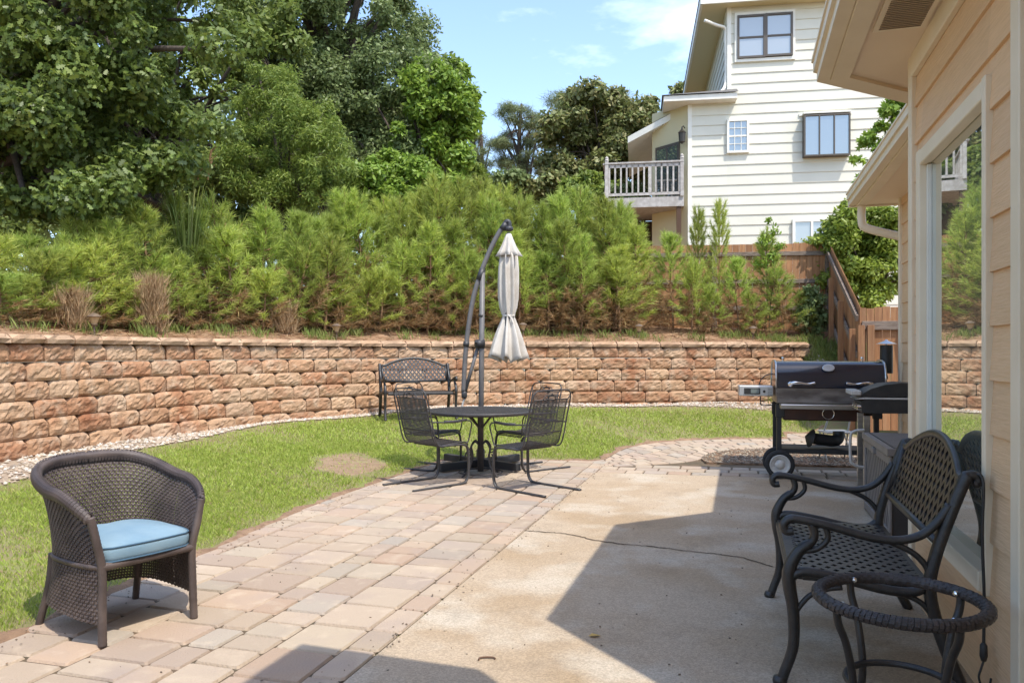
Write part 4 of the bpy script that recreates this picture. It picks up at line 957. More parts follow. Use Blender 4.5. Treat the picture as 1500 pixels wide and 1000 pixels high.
for i in range(100):
    q = -1 + 2 * (i + .5) / 100; c = shell(q, 1) + Vector((0, 0, -.006)); t = (shell(min(q + .01, 1), 1) - shell(max(q - .01, -1), 1)).normalized(); a = Vector((0, 0, 1)); a = (a - t * a.dot(t)).normalized(); b = t.cross(a); r0 = (.021 + .012 * math.cos(q * 1.5)) + .0034; pts = []
    for k in range(13):
        th = 2 * math.pi * k / 12; pts.append(c + a * math.cos(th) * r0 + b * math.sin(th) * r0 * .75 + t * (.010 * k / 12))
    for p_, q_ in zip(pts[:-1], pts[1:]): m.add([p_ - t * .0062, q_ - t * .0062, q_ + t * .0062, p_ + t * .0062], [(0, 1, 2, 3)])
m.build('rim_binding', M['wicker'], wc, recalc=False)
for s in (-1, 1):
    m = MB(); a = shell(s, 1); b = shell(s, 0); fl_ = [a + Vector((0, 0, .004)), a.lerp(b, .5) + Vector((0, -.004, 0)), b, Vector((b.x * 1.0, b.y - .004, .2)), Vector((b.x * 1.01, b.y - .012, 0))]
    pts = bez(fl_, 14); m.tube(pts, [.0185 + (.0014 if i % 2 else 0) for i in range(len(pts))], 10); m.build('front_leg', M['wicker'], wc, smooth=True)
    m = MB(); pts = bez([Vector((s * .225, .235, SZ)), Vector((s * .232, .255, .2)), Vector((s * .25, .315, .0))], 14); m.tube(pts, [.0175 + (.0012 if i % 2 else 0) for i in range(len(pts))], 10); m.build('rear_leg', M['wicker'], wc, smooth=True)
m = MB(); fa, fb_ = shell(-1, 0), shell(1, 0); pts = [fa.lerp(fb_, i / 60) for i in range(61)]; m.tube(pts, [.019 + (.0012 if i % 2 else 0) for i in range(61)], 10)
qs2 = [-1 + 2 * i / 90 for i in range(91)]; m.tube([shell(q, 0) for q in qs2], .013, 8); m.build('seat_rail', M['wicker'], wc, smooth=True)
m = MB(); pts = [shell(q, 0) * .985 for q in qs2]; pts = [Vector((p.x, p.y, SZ - .004)) for p in pts]; m.prism(pts, (0, 0, .008)); m.build('seat_deck', M['wicker'], wc)
cu = thing('seat_cushion', 'pale blue seat cushion with dark piping on the wicker chair', 'cushion', wc_loc + Vector((0, 0, SZ + .012)), wrz)
def cush(q): p = shell(q, .18); return Vector((p.x * .945, p.y * .95, 0))
outl = [cush(q) for q in [-1 + 2 * i / 60 for i in range(61)]]; fr_ = [outl[-1].lerp(outl[0], (i + 1) / 13) + Vector((0, -.022 - .016 * math.sin((i + 1) / 13 * math.pi), 0)) for i in range(12)]; outl += fr_
cen = Vector((0, .0, 0)); m = MB(); rings = [(.93, .0), (.985, .006), (1.0, .028), (1.004, .058), (.985, .082), (.90, .100), (.70, .113), (.40, .119), (.12, .121)]
n_ = len(outl)
for s_, z_ in rings:
    for p in outl:
        q = cen + (p - cen) * s_; m.v.append((q.x, q.y, z_ * .86 + (.005 * math.sin(q.x * 13 + 1) * math.cos(q.y * 9) + .003 * math.sin(q.x * 31 + q.y * 17)) * (z_ > .09)))
m.f = [(r * n_ + i, r * n_ + (i + 1) % n_, (r + 1) * n_ + (i + 1) % n_, (r + 1) * n_ + i) for r in range(len(rings) - 1) for i in range(n_)] + [tuple(range(n_))[::-1], tuple(range((len(rings) - 1) * n_, len(rings) * n_))]
m.build('cover', M['cushion'], cu, smooth=True)
m = MB(); m.tube([cen + (p - cen) * .992 + Vector((0, 0, .070)) for p in outl], .0042, 6, closed=True); m.tube([cen + (p - cen) * .99 + Vector((0, 0, .006)) for p in outl], .004, 6, closed=True); m.build('piping', M['piping'], cu, smooth=True)

# ------------------------------------------------------------ table and four mesh chairs
tl = Vector((-.345, 8.63, 0)); tbl = thing('patio_table', 'round black metal mesh patio table ringed by four mesh chairs', 'table', tl)
m = MB(); TR = .585
m.lathe([(TR - .02, .676), (TR, .680), (TR + .004, .705), (TR - .002, .714), (TR - .03, .712), (TR - .03, .700)], (0, 0, 0), 64); m.build('rim', M['iron'], tbl, smooth=True)
m = MB(); sp = .0155
k = -int(TR / sp)
while k * sp < TR - .02:
    c = k * sp; h = math.sqrt(max((TR - .025) ** 2 - c * c, 0))
    m.box((c, 0, .7055), (.0085, 2 * h, .004)); m.box((0, c, .7085), (2 * h, .0085, .004)); k += 1
m.lathe([(.02, .708), (.05, .708), (.05, .716), (.02, .716)], (0, 0, 0), 20); m.build('mesh_top', M['iron'], tbl)
m = MB(); m.lathe([(.034, .04), (.034, .66), (.05, .68)], (0, 0, 0), 12)
for k in range(4):
    d = Vector((math.cos(R(45 + 90 * k)), math.sin(R(45 + 90 * k)), 0)); m.tube(bez([d * .03 + Vector((0, 0, .52)), d * .07 + Vector((0, 0, .56)), d * .2 + Vector((0, 0, .665)), d * .32 + Vector((0, 0, .688))], 6), .010, 8)
m.build('pedestal', M['iron'], tbl, smooth=True)
for k in range(4):
    d = Vector((math.cos(R(45 + 90 * k)), math.sin(R(45 + 90 * k)), 0)); m = MB()
    m.tube(bez([d * .03 + Vector((0, 0, .34)), d * .09 + Vector((0, 0, .37)), d * .15 + Vector((0, 0, .30)), d * .13 + Vector((0, 0, .2)), d * .17 + Vector((0, 0, .08)), d * .27 + Vector((0, 0, .0))], 6), .011, 8)
    m.tube(bez([d * .13 + Vector((0, 0, .25)), d * .2 + Vector((0, 0, .27)), d * .225 + Vector((0, 0, .22)), d * .19 + Vector((0, 0, .185)), d * .165 + Vector((0, 0, .215))], 6), .007, 6); m.build('foot', M['iron'], tbl, smooth=True)
m = MB(); m.tube([(.24 * math.cos(a), .24 * math.sin(a), .035) for a in [2 * math.pi * i / 40 for i in range(40)]], .008, 6, closed=True); m.build('base_ring', M['iron'], tbl, smooth=True)
def make_chair(label, loc, rz, group):
    root = thing('mesh_chair', label, 'chair', loc, rz, group); SZ = .43
    def prof(s):     # seat-to-back profile: s in metres along the sheet from the front edge
        P = bez([(0, -.23, SZ - .035), (0, -.20, SZ), (0, -.05, SZ - .005), (0, .12, SZ - .015), (0, .20, SZ + .02), (0, .235, SZ + .10), (0, .275, SZ + .26), (0, .325, SZ + .46)], 6); return P
    P = prof(0); d = [0]
    for a, b in zip(P[:-1], P[1:]): d.append(d[-1] + (b - a).length)
    def pt(x, s):
        i = max(j for j in range(len(d)) if d[j] <= s + 1e-9); i = min(i, len(P) - 2); q = P[i].lerp(P[i + 1], (s - d[i]) / (d[i + 1] - d[i])); return Vector((x, q.y, q.z))
    L_ = d[-1] - 1e-5; hw = .232; m = MB(); sp = .0145; wd = .0044; k = 0
    while k * sp < L_:
        a, b = pt(-hw, k * sp), pt(hw, k * sp); t = (pt(0, min(k * sp + .01, L_)) - pt(0, max(k * sp - .01, 0))).normalized() * wd / 2; m.add([a - t, b - t, b + t, a + t], [(0, 1, 2, 3)]); k += 1
    nx = int(2 * hw / sp)
    for i in range(nx + 1):
        x = -hw + i * 2 * hw / nx; b0 = len(m.v); ss = [L_ * j / 30 for j in range(31)]
        for s_ in ss: q = pt(x, s_) + Vector((0, 0, .0008)); m.v += [(q.x - wd / 2, q.y, q.z), (q.x + wd / 2, q.y, q.z)]
        m.f += [(b0 + 2 * j, b0 + 2 * j + 1, b0 + 2 * j + 3, b0 + 2 * j + 2) for j in range(30)]
    o = m.build('mesh_seat', M['iron'], root, recalc=False); md = o.modifiers.new('thick', 'SOLIDIFY'); md.thickness = .003; md.offset = 0
    m = MB(); inner = [pt(-hw, L_ * j / 24) for j in range(25)]; m.tube(inner, .0065, 6); m.tube([Vector((hw, p.y, p.z)) for p in inner], .0065, 6)
    for s_ in (0, L_, L_ * .64, L_ * .45): m.tube([pt(-hw, s_), pt(hw, s_)], .0055, 6)
    yy = lambda z: .235 + (z - .53) * .26
    arcp = [(-.275, .10, SZ - .02), (-.275, .19, SZ - .005), (-.275, .235, SZ + .08), (-.275, yy(.72), .72), (-.272, yy(.90), .90), (-.24, yy(.965), .965), (-.18, yy(.98), .98), (0, yy(.985), .985), (.18, yy(.98), .98), (.24, yy(.965), .965), (.272, yy(.90), .90), (.275, yy(.72), .72), (.275, .235, SZ + .08), (.275, .19, SZ - .005), (.275, .10, SZ - .02)]
    m.tube(bez(arcp, 6), .0075, 8); m.tube([(-.27, yy(.66) - .01, .66), (-.12, yy(.66) - .03, .675), (.0, yy(.66) - .03, .655), (.12, yy(.66) - .03, .675), (.27, yy(.66) - .01, .66)], .006, 6)
    for s in (-1, 1): m.tube([(s * hw, pt(0, L_ * .98).y, pt(0, L_ * .98).z), (s * .262, yy(.93), .93)], .0055, 6); m.tube([(s * hw, .12, SZ - .012), (s * .275, .12, SZ - .018)], .006, 6)
    m.tube(bez([(-.12, yy(.9), .895), (-.08, yy(.93), .935), (-.045, yy(.91), .905), (-.07, yy(.9), .895)], 5), .005, 6); m.tube(bez([(.12, yy(.9), .895), (.08, yy(.93), .935), (.045, yy(.91), .905), (.07, yy(.9), .895)], 5), .005, 6)
    m.build('back_frame', M['iron'], root, smooth=True)
    m = MB()        # leaf scroll at the top of the back
    for x, a in ((-.03, .6), (.0, 1.6), (.03, 2.5), (-.06, .2), (.06, 2.9)):
        c = Vector((x, yy(.925), .922)); e = Vector((math.cos(a), 0, math.sin(a))); f = Vector((-e.z, 0, e.x)); m.prism([c - e * .004, c + e * .014 + f * .012, c + e * .034, c + e * .014 - f * .012], (0, .004, 0))
    m.build('leaf_ornament', M['iron'], root)
    for s in (-1, 1):
        m = MB(); m.tube(bez([(s * .272, yy(.68), .66), (s * .29, .18, .655), (s * .295, .0, .645), (s * .29, -.17, .655), (s * .285, -.235, .62), (s * .262, -.235, .53), (s * .245, -.225, .44), (s * .24, -.20, .415)], 6), .0075, 8); m.tube([(s * .293, .13, .657), (s * .297, .0, .652), (s * .293, -.16, .662)], .014, 8, flat=.5); m.build('armrest', M['iron'], root, smooth=True)
        m = MB(); m.tube(bez([(s * .235, .10, SZ - .022), (s * .238, -.12, SZ - .022), (s * .24, -.205, SZ - .045), (s * .242, -.225, SZ - .11), (s * .245, -.228, .24), (s * .245, -.225, .11), (s * .246, -.20, .04), (s * .248, -.14, .012), (s * .25, .1, .010), (s * .252, .48, .010)], 7), .0115, 8, flat=1.7); m.build('spring_runner', M['iron'], root, smooth=True)
    m = MB(); m.tube([(-.24, -.06, SZ - .03), (.24, -.06, SZ - .03)], .008, 6); m.tube([(-.24, .09, SZ - .03), (.24, .09, SZ - .03)], .008, 6); m.build('seat_brace', M['iron'], root)
    return root
gc = 'black mesh dining chairs round the patio table'
ch = make_chair('black mesh chair at the table, nearest the concrete, its back turned to the viewer', Vector((.15, 7.80, 0)), face_rz((.70, -.71)), gc)
dup(ch, Vector((-.78, 8.08, 0)), face_rz((-.72, -.69)), 'black mesh chair at the table, nearest the lawn edge, its back to the left')
dup(ch, Vector((.14, 9.08, 0)), face_rz((.79, .61)), 'black mesh chair on the far side of the table toward the smoker, behind another chair')
dup(ch, Vector((-.92, 9.15, 0)), face_rz((-.88, .47)), 'black mesh chair on the far side of the table in front of the wall bench')

# ------------------------------------------------------------ cantilever umbrella
ub = Vector((-.37, 9.22, 0)); um = thing('cantilever_umbrella', 'closed pale cantilever umbrella hanging from a curved grey arm behind the table', 'umbrella', ub)
px = lambda x, y: at(x, y, 9.22) - ub
m = MB()
for a in (45, 135):
    d = Vector((math.cos(R(a)), math.sin(R(a)), 0)); m.obox((0, 0, .055 + (.004 if a > 90 else 0)), d, d.cross(Vector((0, 0, 1))), (0, 0, 1), (1.26, .075, .085), .006)
m.build('cross_base', M['black_plastic'], um)
m = MB(); m.lathe([(.05, .03), (.05, .2), (.038, .22), (.036, .3)], (px(704, 600).x, 0, 0), 16); b0 = px(704, 600); b0.z = .05; b1 = px(706.5, 398)
m.tube([b0, b0.lerp(b1, .5), b1], .032, 12); m.build('pole', M['ugrey'], um, smooth=True)
m = MB(); arm = bez([px(679, 574), px(681, 530), px(685, 487), px(692, 442), px(700, 412), px(711, 382), px(722, 357), px(732, 339), px(739, 330)], 6); m.tube(arm, .0285, 10)
m.build('arm', M['ugrey'], um, smooth=True)
m = MB(); c = px(704.5, 402); m.tube([px(701.5, 410), px(707, 394)], .038, 10); m.tube([px(682.5, 507), px(683.3, 500)], .037, 10); m.tube([px(705, 464), px(705.2, 460)], .036, 10)
m.tube([px(735, 336), px(741, 327)], .036, 10); m.tube(bez([px(738, 330), px(742, 324), px(746, 326), px(746, 336)], 5), .026, 8); m.lathe([(.03, -.02), (.05, -.01), (.05, .025), (.03, .04)], px(745.5, 336), 12)
m.build('joint_sleeve', M['black_plastic'], um, smooth=True)
m = MB(); m.tube([px(700, 508), px(681, 574)], .021, 8); m.build('strut', M['ugrey'], um, smooth=True)
m = MB(); c = px(704, 503); m.tube([c + Vector((-.06, -.05, 0)), c + Vector((.03, -.02, 0))], .045, 10); m.lathe([(.05, -.05), (.055, 0), (.05, .05)], c, 12); m.tube([c + Vector((-.05, -.05, 0)), c + Vector((-.05, -.13, .02))], .014, 6); m.lathe([(.025, -.04), (.034, -.02), (.034, .03), (.02, .05)], px(680, 578), 12); cr_ = m.build('crank', M['black_plastic'], um, smooth=True)
m = MB(); m.tube(bez([px(681, 582), px(678, 590), px(677, 597)], 5), .012, 6); m.build('arm_handle', M['hub'], um)
def canopy(prof, nf, amp, twist, c, seg=96, ragged=0):
    m = MB(); nr = len(prof)
    for z, r, f in prof:
        for k in range(seg):
            a = 2 * math.pi * k / seg; w_ = math.cos(nf * a + twist * z); w_ = math.copysign(abs(w_) ** .6, w_)
            w2 = .35 * math.sin(nf * 2 * a + 1.7 + z * 2) + .25 * math.sin(3 * a + z * 3)
            rr = r * (1 + f * (w_ * .95 + w2 * .7)); m.v.append((c.x + rr * math.cos(a), c.y + rr * math.sin(a), z + ragged * (f > .30) * (.035 * math.cos(nf * a + twist * z) + .02 * math.sin(2 * a))))
    m.f = [(i * seg + k, i * seg + (k + 1) % seg, (i + 1) * seg + (k + 1) % seg, (i + 1) * seg + k) for i in range(nr - 1) for k in range(seg)]; return m
cc = px(745, 340); cz0 = px(745, 340).z; zz = lambda y: px(745, y).z
m = canopy([(zz(342), .03, .0), (zz(350), .05, .1), (zz(360), .075, .16), (zz(368), .10, .22), (zz(375), .122, .30)], 8, 0, 0, cc); vo = m.build('top_vent', M['canvas'], um, smooth=True); md = vo.modifiers.new('t', 'SOLIDIFY'); md.thickness = .003
prof = [(zz(366), .06, .1), (zz(376), .092, .2), (zz(395), .098, .26), (zz(415), .100, .26), (zz(435), .098, .25), (zz(450), .085, .24), (zz(459), .068, .20), (zz(463), .062, .14), (zz(468), .072, .2), (zz(480), .100, .26), (zz(495), .130, .30), (zz(510), .146, .33), (zz(520), .160, .36), (zz(526), .168, .40)]
m = canopy(prof, 8, 0, .9, cc, 120, 1); cv = m.build('canopy', M['canvas'], um, smooth=True); md = cv.modifiers.new('t', 'SOLIDIFY'); md.thickness = .004
m = MB(); m.tube([(cc.x + .072 * math.cos(a), cc.y + .072 * math.sin(a), zz(462)) for a in [2 * math.pi * i / 24 for i in range(24)]], .012, 6, closed=True, flat=.4); m.tube(bez([(cc.x, cc.y - .075, zz(462)), (cc.x + .03, cc.y - .09, zz(466)), (cc.x + .05, cc.y - .10, zz(473))], 4), .008, 6); m.build('tie_strap', M['canvas'], um)
m = MB(); m.tube([(cc.x, cc.y, zz(340)), (cc.x, cc.y, zz(520))], .018, 8)
for k in range(8): a = R(45 * k + 10); m.tube([(cc.x + .03 * math.cos(a), cc.y + .03 * math.sin(a), zz(350)), (cc.x + .045 * math.cos(a), cc.y + .045 * math.sin(a), zz(450)), (cc.x + .10 * math.cos(a), cc.y + .10 * math.sin(a), zz(519))], .007, 6)
m.build('ribs', M['black_plastic'], um)

# ------------------------------------------------------------ pellet smoker
GY = 8.58; gx = lambda x: (x - 750) / F * GY; gz = lambda y: EYE + (HOR - y) / F * GY
sm = thing('pellet_smoker', 'large dark barrel smoker grill on wheels with two curved lid handles and a chimney', 'smoker grill', (gx(1208), GY, 0), R(-13))
D = .54; gl, gr = gx(1137) - sm.location.x, gx(1283) - sm.location.x; gw_ = gr - gl; gc_ = (gl + gr) / 2
zl, zt2 = gz(566), gz(528)
m = MB(); prof = []      # lid: curved front and top
for k in range(17):
    a = math.pi * (k / 16); e = .55; y = -math.copysign(abs(math.cos(a)) ** e, math.cos(a)) * D / 2; z = zl + (zt2 - zl) * abs(math.sin(a)) ** .62; prof.append((y, z))
m.prism([(gl, y, z) for y, z in prof], (gw_, 0, 0)); lid = m.build('lid', M['gloss_black'], sm, smooth='auto')
m = MB()
for x in (gl, gr): m = MB(); m.tube([(x, y * 1.015, zl + (z - zl) * 1.01) for y, z in prof], .011, 8); m.build('lid_edge', M['steel'], lid, smooth=True)
m = MB()
for x0, s in ((gx(1156) - sm.location.x, 1), (gx(1263) - sm.location.x, -1)):
    pts = bez([(x0, -D / 2 - .025, gz(561)), (x0 + s * .03, -D / 2 - .05, gz(559)), (x0 + s * .10, -D / 2 - .055, gz(559.5)), (x0 + s * .17, -D / 2 - .05, gz(560.5)), (x0 + s * .245, -D / 2 - .045, gz(559))], 8); n_ = len(pts)
    m.tube(pts, [.024 - .014 * min(1, i / n_ * 1.6) + .003 * (i > n_ * .8) for i in range(n_)], 10); m.lathe([(.026, -.01), (.03, 0), (.026, .02)], (x0, -D / 2 - .02, gz(561)), 14, ax=(0, -1, 0))
    m.tube([(x0 + s * .22, -D / 2 - .045, gz(559.5)), (x0 + s * .22, -D / 2 + .02, gz(559.5))], .008, 6)
m.build('lid_handle', M['chrome'], lid, smooth=True)
m = MB(); c = Vector((gx(1207.5) - sm.location.x, -D / 2 + .004, gz(538))); nn = Vector((0, -.93, .36))
m.lathe([(.062, 0), (.062, .010), (.055, .014)], (0, 0, 0), 28); m.v = [tuple(c + Vector((1, 0, 0)) * p[0] + nn.cross(Vector((1, 0, 0))) * (-p[1] * .66) + nn.normalized() * p[2]) for p in m.v]; em = m.build('oval_badge', M['led'], lid, smooth=False)
m = MB()
for i, x in enumerate((-.034, -.012, .010, .032)):
    q = c + Vector((x, 0, 0)) + nn * .0145; up_ = Vector((0, .36, .93)); m.tube(bez([q + up_ * .02 + Vector((.008, 0, 0)), q + up_ * .012 - Vector((.008, 0, 0)), q + Vector((.006, 0, 0)), q - up_ * .016 - Vector((.008, 0, 0))], 3), .0026, 5)
m.build('badge_relief', M['hub'], em)
m = MB()
for x in (gx(1150), gx(1259)): m.lathe([(.014, 0), (.014, .02), (.02, .024), (.016, .04)], (x - sm.location.x, 0, zt2 + .002), 10)
m.build('lid_knob', M['chrome'], lid)
m = MB(); m.box((gc_, 0, (gz(589) + zl) / 2), (gw_ - .01, D - .02, zl - gz(589)), None, .008); m.build('body', M['dullsteel'], sm)
m = MB(); sx0, sx1 = gx(1141) - sm.location.x, gx(1262) - sm.location.x; m.box(((sx0 + sx1) / 2, -D / 2 - .06, gz(592.5)), (sx1 - sx0, .16, .05), None, .006); m.build('front_shelf', M['steel'], sm)
m = MB(); m.box(((gx(1147) + gx(1258)) / 2 - sm.location.x, .0, (gz(596) + gz(613.5)) / 2), (gx(1258) - gx(1147), D - .08, gz(596) - gz(613.5)), None, .012); fbx = m.build('firebox', M['rustbrown'], sm)
m = MB(); m.tube([(gx(1208) - sm.location.x + .058 * math.cos(a), -D / 2 + .028, gz(603) + .058 * math.sin(a)) for a in [2 * math.pi * i / 28 for i in range(28)]], .006, 6, closed=True); m.build('ring_pull', M['chrome'], fbx, smooth=True)
for x in (gx(1141.5), gx(1272)):
    for y in (-D / 2 + .06, D / 2 - .06):
        m = MB(); x_ = x - sm.location.x; m.box((x_, y, (gz(590) + .26) / 2), (.05, .045, gz(590) - .26), None, .004); m.box((x_ + .01, y - .002, gz(600)), (.09, .05, .14), None, .004); m.build('leg', M['matte_black'], sm)
        m.v = []
m = MB()
for y in (-D / 2 + .06, D / 2 - .06): m.box((gc_ + .01, y, .285), (gw_ - .04, .05, .05), None, .004)
for i in range(2): m.box((gl + .1 + i * (gw_ - .2), 0, .287), (.045, D - .18, .042))
m.box((gc_, 0, .302), (gw_ - .25, D - .18, .01)); m.build('bottom_shelf', M['matte_black'], sm)
for y in (-D / 2 - .06, -D / 2 + .24):
    c = (gx(1141) - sm.location.x, y, .152); m = MB(); m.lathe([(.095, -.004), (.106, -.028), (.135, -.032), (.152, -.018), (.152, .018), (.135, .032), (.106, .028), (.095, .004)], c, 32, ax=(0, 1, 0)); wl = m.build('wheel', M['rubber'], sm, smooth=True)
    m = MB(); m.lathe([(.107, -.022), (.106, -.034), (.095, -.034), (.085, -.024), (.055, -.020), (.045, -.028), (.035, -.042), (.012, -.046)], c, 28, ax=(0, 1, 0)); m.build('hub', M['hub'], wl, smooth=True)
m = MB(); m.tube([(gx(1141) - sm.location.x, -D / 2 - .05, .152), (gx(1141) - sm.location.x, -D / 2 + .24, .152)], .012, 8); m.box((gx(1141) - sm.location.x, 0, .21), (.05, D - .1, .11)); m.build('axle', M['matte_black'], sm)
m = MB()
for y in (-D / 2 + .06, D / 2 - .06): m.lathe([(.03, .05), (.032, .0), (.032, -.03), (.02, -.05)], (gr - .07, y, .05), 12); m.box((gr - .07, y, .17), (.04, .04, .2))
m.build('caster', M['rubber'], sm)
m = MB(); x0, x1 = gx(1086.5) - sm.location.x, gx(1135) - sm.location.x; m.box(((x0 + x1) / 2, .02, (gz(565) + gz(580)) / 2), (x1 - x0, .28, gz(565) - gz(580)), None, .008); cb_ = m.build('controller_box', M['led'], sm)
m = MB(); m.box((gx(1105) - sm.location.x, -.122, gz(572.6)), (.17, .012, .068), None, .004); m.lathe([(.014, 0), (.014, .012), (.01, .014)], (gx(1122) - sm.location.x, -.12, gz(573)), 12, ax=(0, -1, 0))
for i in range(5):
    for j in range(5): m.box((gx(1127.5) - sm.location.x + i * .010, -.121, gz(578) + j * .017), (.0045, .004, .010))
m.build('display', M['matte_black'], cb_)
m = MB(); m.box((gx(1109) - sm.location.x, -.130, gz(572.6)), (.09, .004, .046)); m.build('screen', M['display'], cb_)
m = MB(); m.tube(bez([(x1 - .14, .0, gz(564)), (x1 - .12, -.01, gz(556)), (x1 - .07, -.01, gz(550)), (x1 + .0, -.02, gz(548)), (x1 + .04, -.04, gz(550))], 5), .006, 6); m.build('cable', M['matte_black'], cb_, smooth=True); m = MB(); m.tube(bez([(x1 - .13, -.05, gz(579)), (x1 - .13, -.06, gz(592)), (x1 - .09, -.07, gz(594)), (x1 + .02, -.1, gz(592.5))], 5), .006, 6); m.build('cable', M['matte_black'], cb_, smooth=True)
m = MB(); cx_ = gx(1293) - sm.location.x; m.tube([(cx_, .05, gz(546)), (cx_, .05, gz(505))], .065, 18); m.tube([(cx_ - .10, .05, gz(552)), (cx_, .05, gz(548))], .05, 10); chm = m.build('chimney', M['matte_black'], sm, smooth='auto')
m = MB(); m.lathe([(.105, gz(505) + .012), (.02, gz(499)), (.008, gz(497))], (cx_, .05, 0), 24); m.tube([(cx_, .05, gz(508)), (cx_, .05, gz(500))], .01, 6); m.build('chimney_cap', M['steel'], chm, smooth='auto')
# spare stove pipe elbow on the smoker's shelf
sp_ = thing('stove_pipe', 'black stove pipe elbow with a cone cap lying on the smoker shelf', 'pipe', (gx(1205), GY - .05, .31))
m = MB(); m.tube(bez([(-.12, 0, .10), (.0, .0, .085), (.08, 0, .075), (.14, .02, .08), (.17, .04, .12), (.175, .05, .17)], 5), .062, 16); m.build('elbow', M['matte_black'], sp_, smooth='auto')
m = MB(); m.lathe([(.012, -.06), (.10, .0), (.10, .006), (.02, .03)], (-.15, 0, .105), 18, ax=(.96, 0, -.28)); m.build('cone_cap', M['matte_black'], sp_, smooth='auto')
# small metal stool behind
st_ = Vector((4.02, 9.75, 0)); sl_ = thing('metal_stool', 'small grey metal folding stool behind the smoker', 'stool', st_)
m = MB(); m.box((0, 0, .36), (.34, .30, .025), None, .006); m.build('seat', M['hub'], sl_)
for x in (-1, 1):
    m = MB(); m.tube([(x * .13, -.15, .60), (x * .15, .0, .35), (x * .16, .13, 0)], .011, 8); m.tube([(x * .15, .13, .35), (x * .16, -.15, 0)], .011, 8); m.build('leg', M['hub'], sl_, smooth=True)

# ------------------------------------------------------------ gas grill (seen from its end) and deck box
gs = H(7.98, 1.09); gg_ = thing('gas_grill', 'compact black gas grill with knobs and a steel side post behind the storage box', 'gas grill', gs)
def GL(t, s, z): return RR * t + U * s + Vector((0, 0, z))      # local: t into the house, s away from the camera
m = MB(); prof = [(.0, .935), (.015, .965), (.08, 1.005), (.20, 1.045), (.34, 1.062), (.48, 1.055), (.58, 1.02), (.60, .935)]; m.prism([GL(t, 0, z) for t, z in prof], U * .46); l_ = m.build('lid', M['matte_black'], gg_, smooth='auto')
m = MB(); m.obox(GL(-.045, .23, .965), U, RR, (0, 0, 1), (.42, .09, .045), .008); m.build('lid_handle', M['hub'], l_)
m = MB(); prof = [(-.01, .885), (.05, .905), (.60, .905), (.60, .785), (.1, .775), (.005, .78)]; m.prism([GL(t, .004, z) for t, z in prof], U * .45); cbx = m.build('cook_box', M['matte_black'], gg_)
m = MB(); m.prism([GL(-.05, .0, .905), GL(.02, .0, .925), GL(.62, .0, .925), GL(.62, .0, .91), GL(.03, .0, .908)], U * .462); m.build('firebox_rim', M['hub'], cbx)
for k in range(3): m = MB(); m.lathe([(.032, 0), (.030, .035), (.02, .04)], GL(.0, .05 + k * .15, .83), 14, ax=-RR); m.build('knob', M['chrome'], cbx, smooth='auto')
for s in (.02, .43):
    m = MB(); m.obox(GL(.045, s, .385), U, RR, (0, 0, 1), (.03, .06, .73), .004); m.build('front_post', M['steel'], gg_)
    m = MB(); m.obox(GL(.55, s, .385), U, RR, (0, 0, 1), (.03, .05, .73), .004); m.build('rear_post', M['matte_black'], gg_)
m = MB(); m.obox(GL(.3, .225, .20), U, RR, (0, 0, 1), (.40, .5, .025), .004); m.build('lower_shelf', M['matte_black'], gg_)
m = MB(); m.tube(bez([GL(.02, -.01, .62), GL(-.06, -.02, .61), GL(-.10, -.02, .56), GL(-.10, -.02, .34), GL(-.075, -.02, .30), GL(-.04, -.01, .28), GL(.02, .0, .27)], 6), .0135, 8); m.build('side_bar', M['hub'], gg_, smooth=True)
m = MB(); m.lathe([(.09, .215), (.105, .25), (.105, .42), (.06, .47), (.03, .49)], GL(.32, .22, 0), 18); m.build('gas_bottle', M['matte_black'], gg_, smooth='auto')
db_loc = H(6.12, 1.02); db = thing('deck_box', 'grey brown resin storage box with a woven pattern against the house wall', 'storage box', db_loc)
LB, DB, HB = 1.2, .56, .61
m = MB(); m.prism([GL(.012, .01, .03), GL(DB - .01, .01, .03), GL(DB - .01, LB - .01, .03), GL(.012, LB - .01, .03)], (0, 0, HB - .03)); bd = m.build('body', M['gap_shade'], db)  # body painted dark so the gaps between the ribs read as shaded
m = MB()        # raised basket ribs on the long face and the near end
ps_ = .085
def rib(pl, u0, u1, v0, v1, flip):
    wdt, hgt = u1 - u0, v1 - v0; k = -int(hgt / ps_) - 2
    while k * ps_ < wdt + hgt:
        a = k * ps_; pts = []
        for q in ((max(a, 0), None),): pass
        x0 = max(a, 0); x1 = min(a + hgt * .62, wdt)
        if x1 - x0 > .01:
            y0 = (x0 - a) / .62; y1 = (x1 - a) / .62
            if flip: y0, y1 = hgt - y0, hgt - y1
            pa_, pb2, pn = pl(u0 + x0, v0 + y0), pl(u0 + x1, v0 + y1), pl(0, 0, 1)
            d_ = (pb2 - pa_).normalized(); w2 = pn.cross(d_).normalized(); m.obox((pa_ + pb2) / 2, d_, w2, pn, ((pb2 - pa_).length, .036, .0035))
        k += 1
fl_ = lambda u, v, n=0: (-RR if n else GL(.012, u, v)); fe = lambda u, v, n=0: (-U if n else GL(u, .01, v))
for f_ in (0,): rib(fl_, .05, LB - .05, .07, HB - .07, f_)
m.build('woven_ribs', M['plasticgrey'], bd)
m = MB()
for s_ in (.022, LB - .022): m.obox(GL(.006, s_, HB / 2), U, RR, (0, 0, 1), (.05, .018, HB - .01), .004)
m.obox(GL(.006, LB / 2, .045), U, RR, (0, 0, 1), (LB - .06, .018, .06), .004); m.obox(GL(.006, LB / 2, HB - .04), U, RR, (0, 0, 1), (LB - .06, .018, .06), .004); m.build('frame', M['plasticgrey'], bd)
m = MB(); m.prism([GL(-.018, -.012, HB), GL(DB, -.012, HB), GL(DB, LB + .012, HB), GL(-.018, LB + .012, HB)], (0, 0, .05)); ld = m.build('lid', M['plasticgrey'], db)
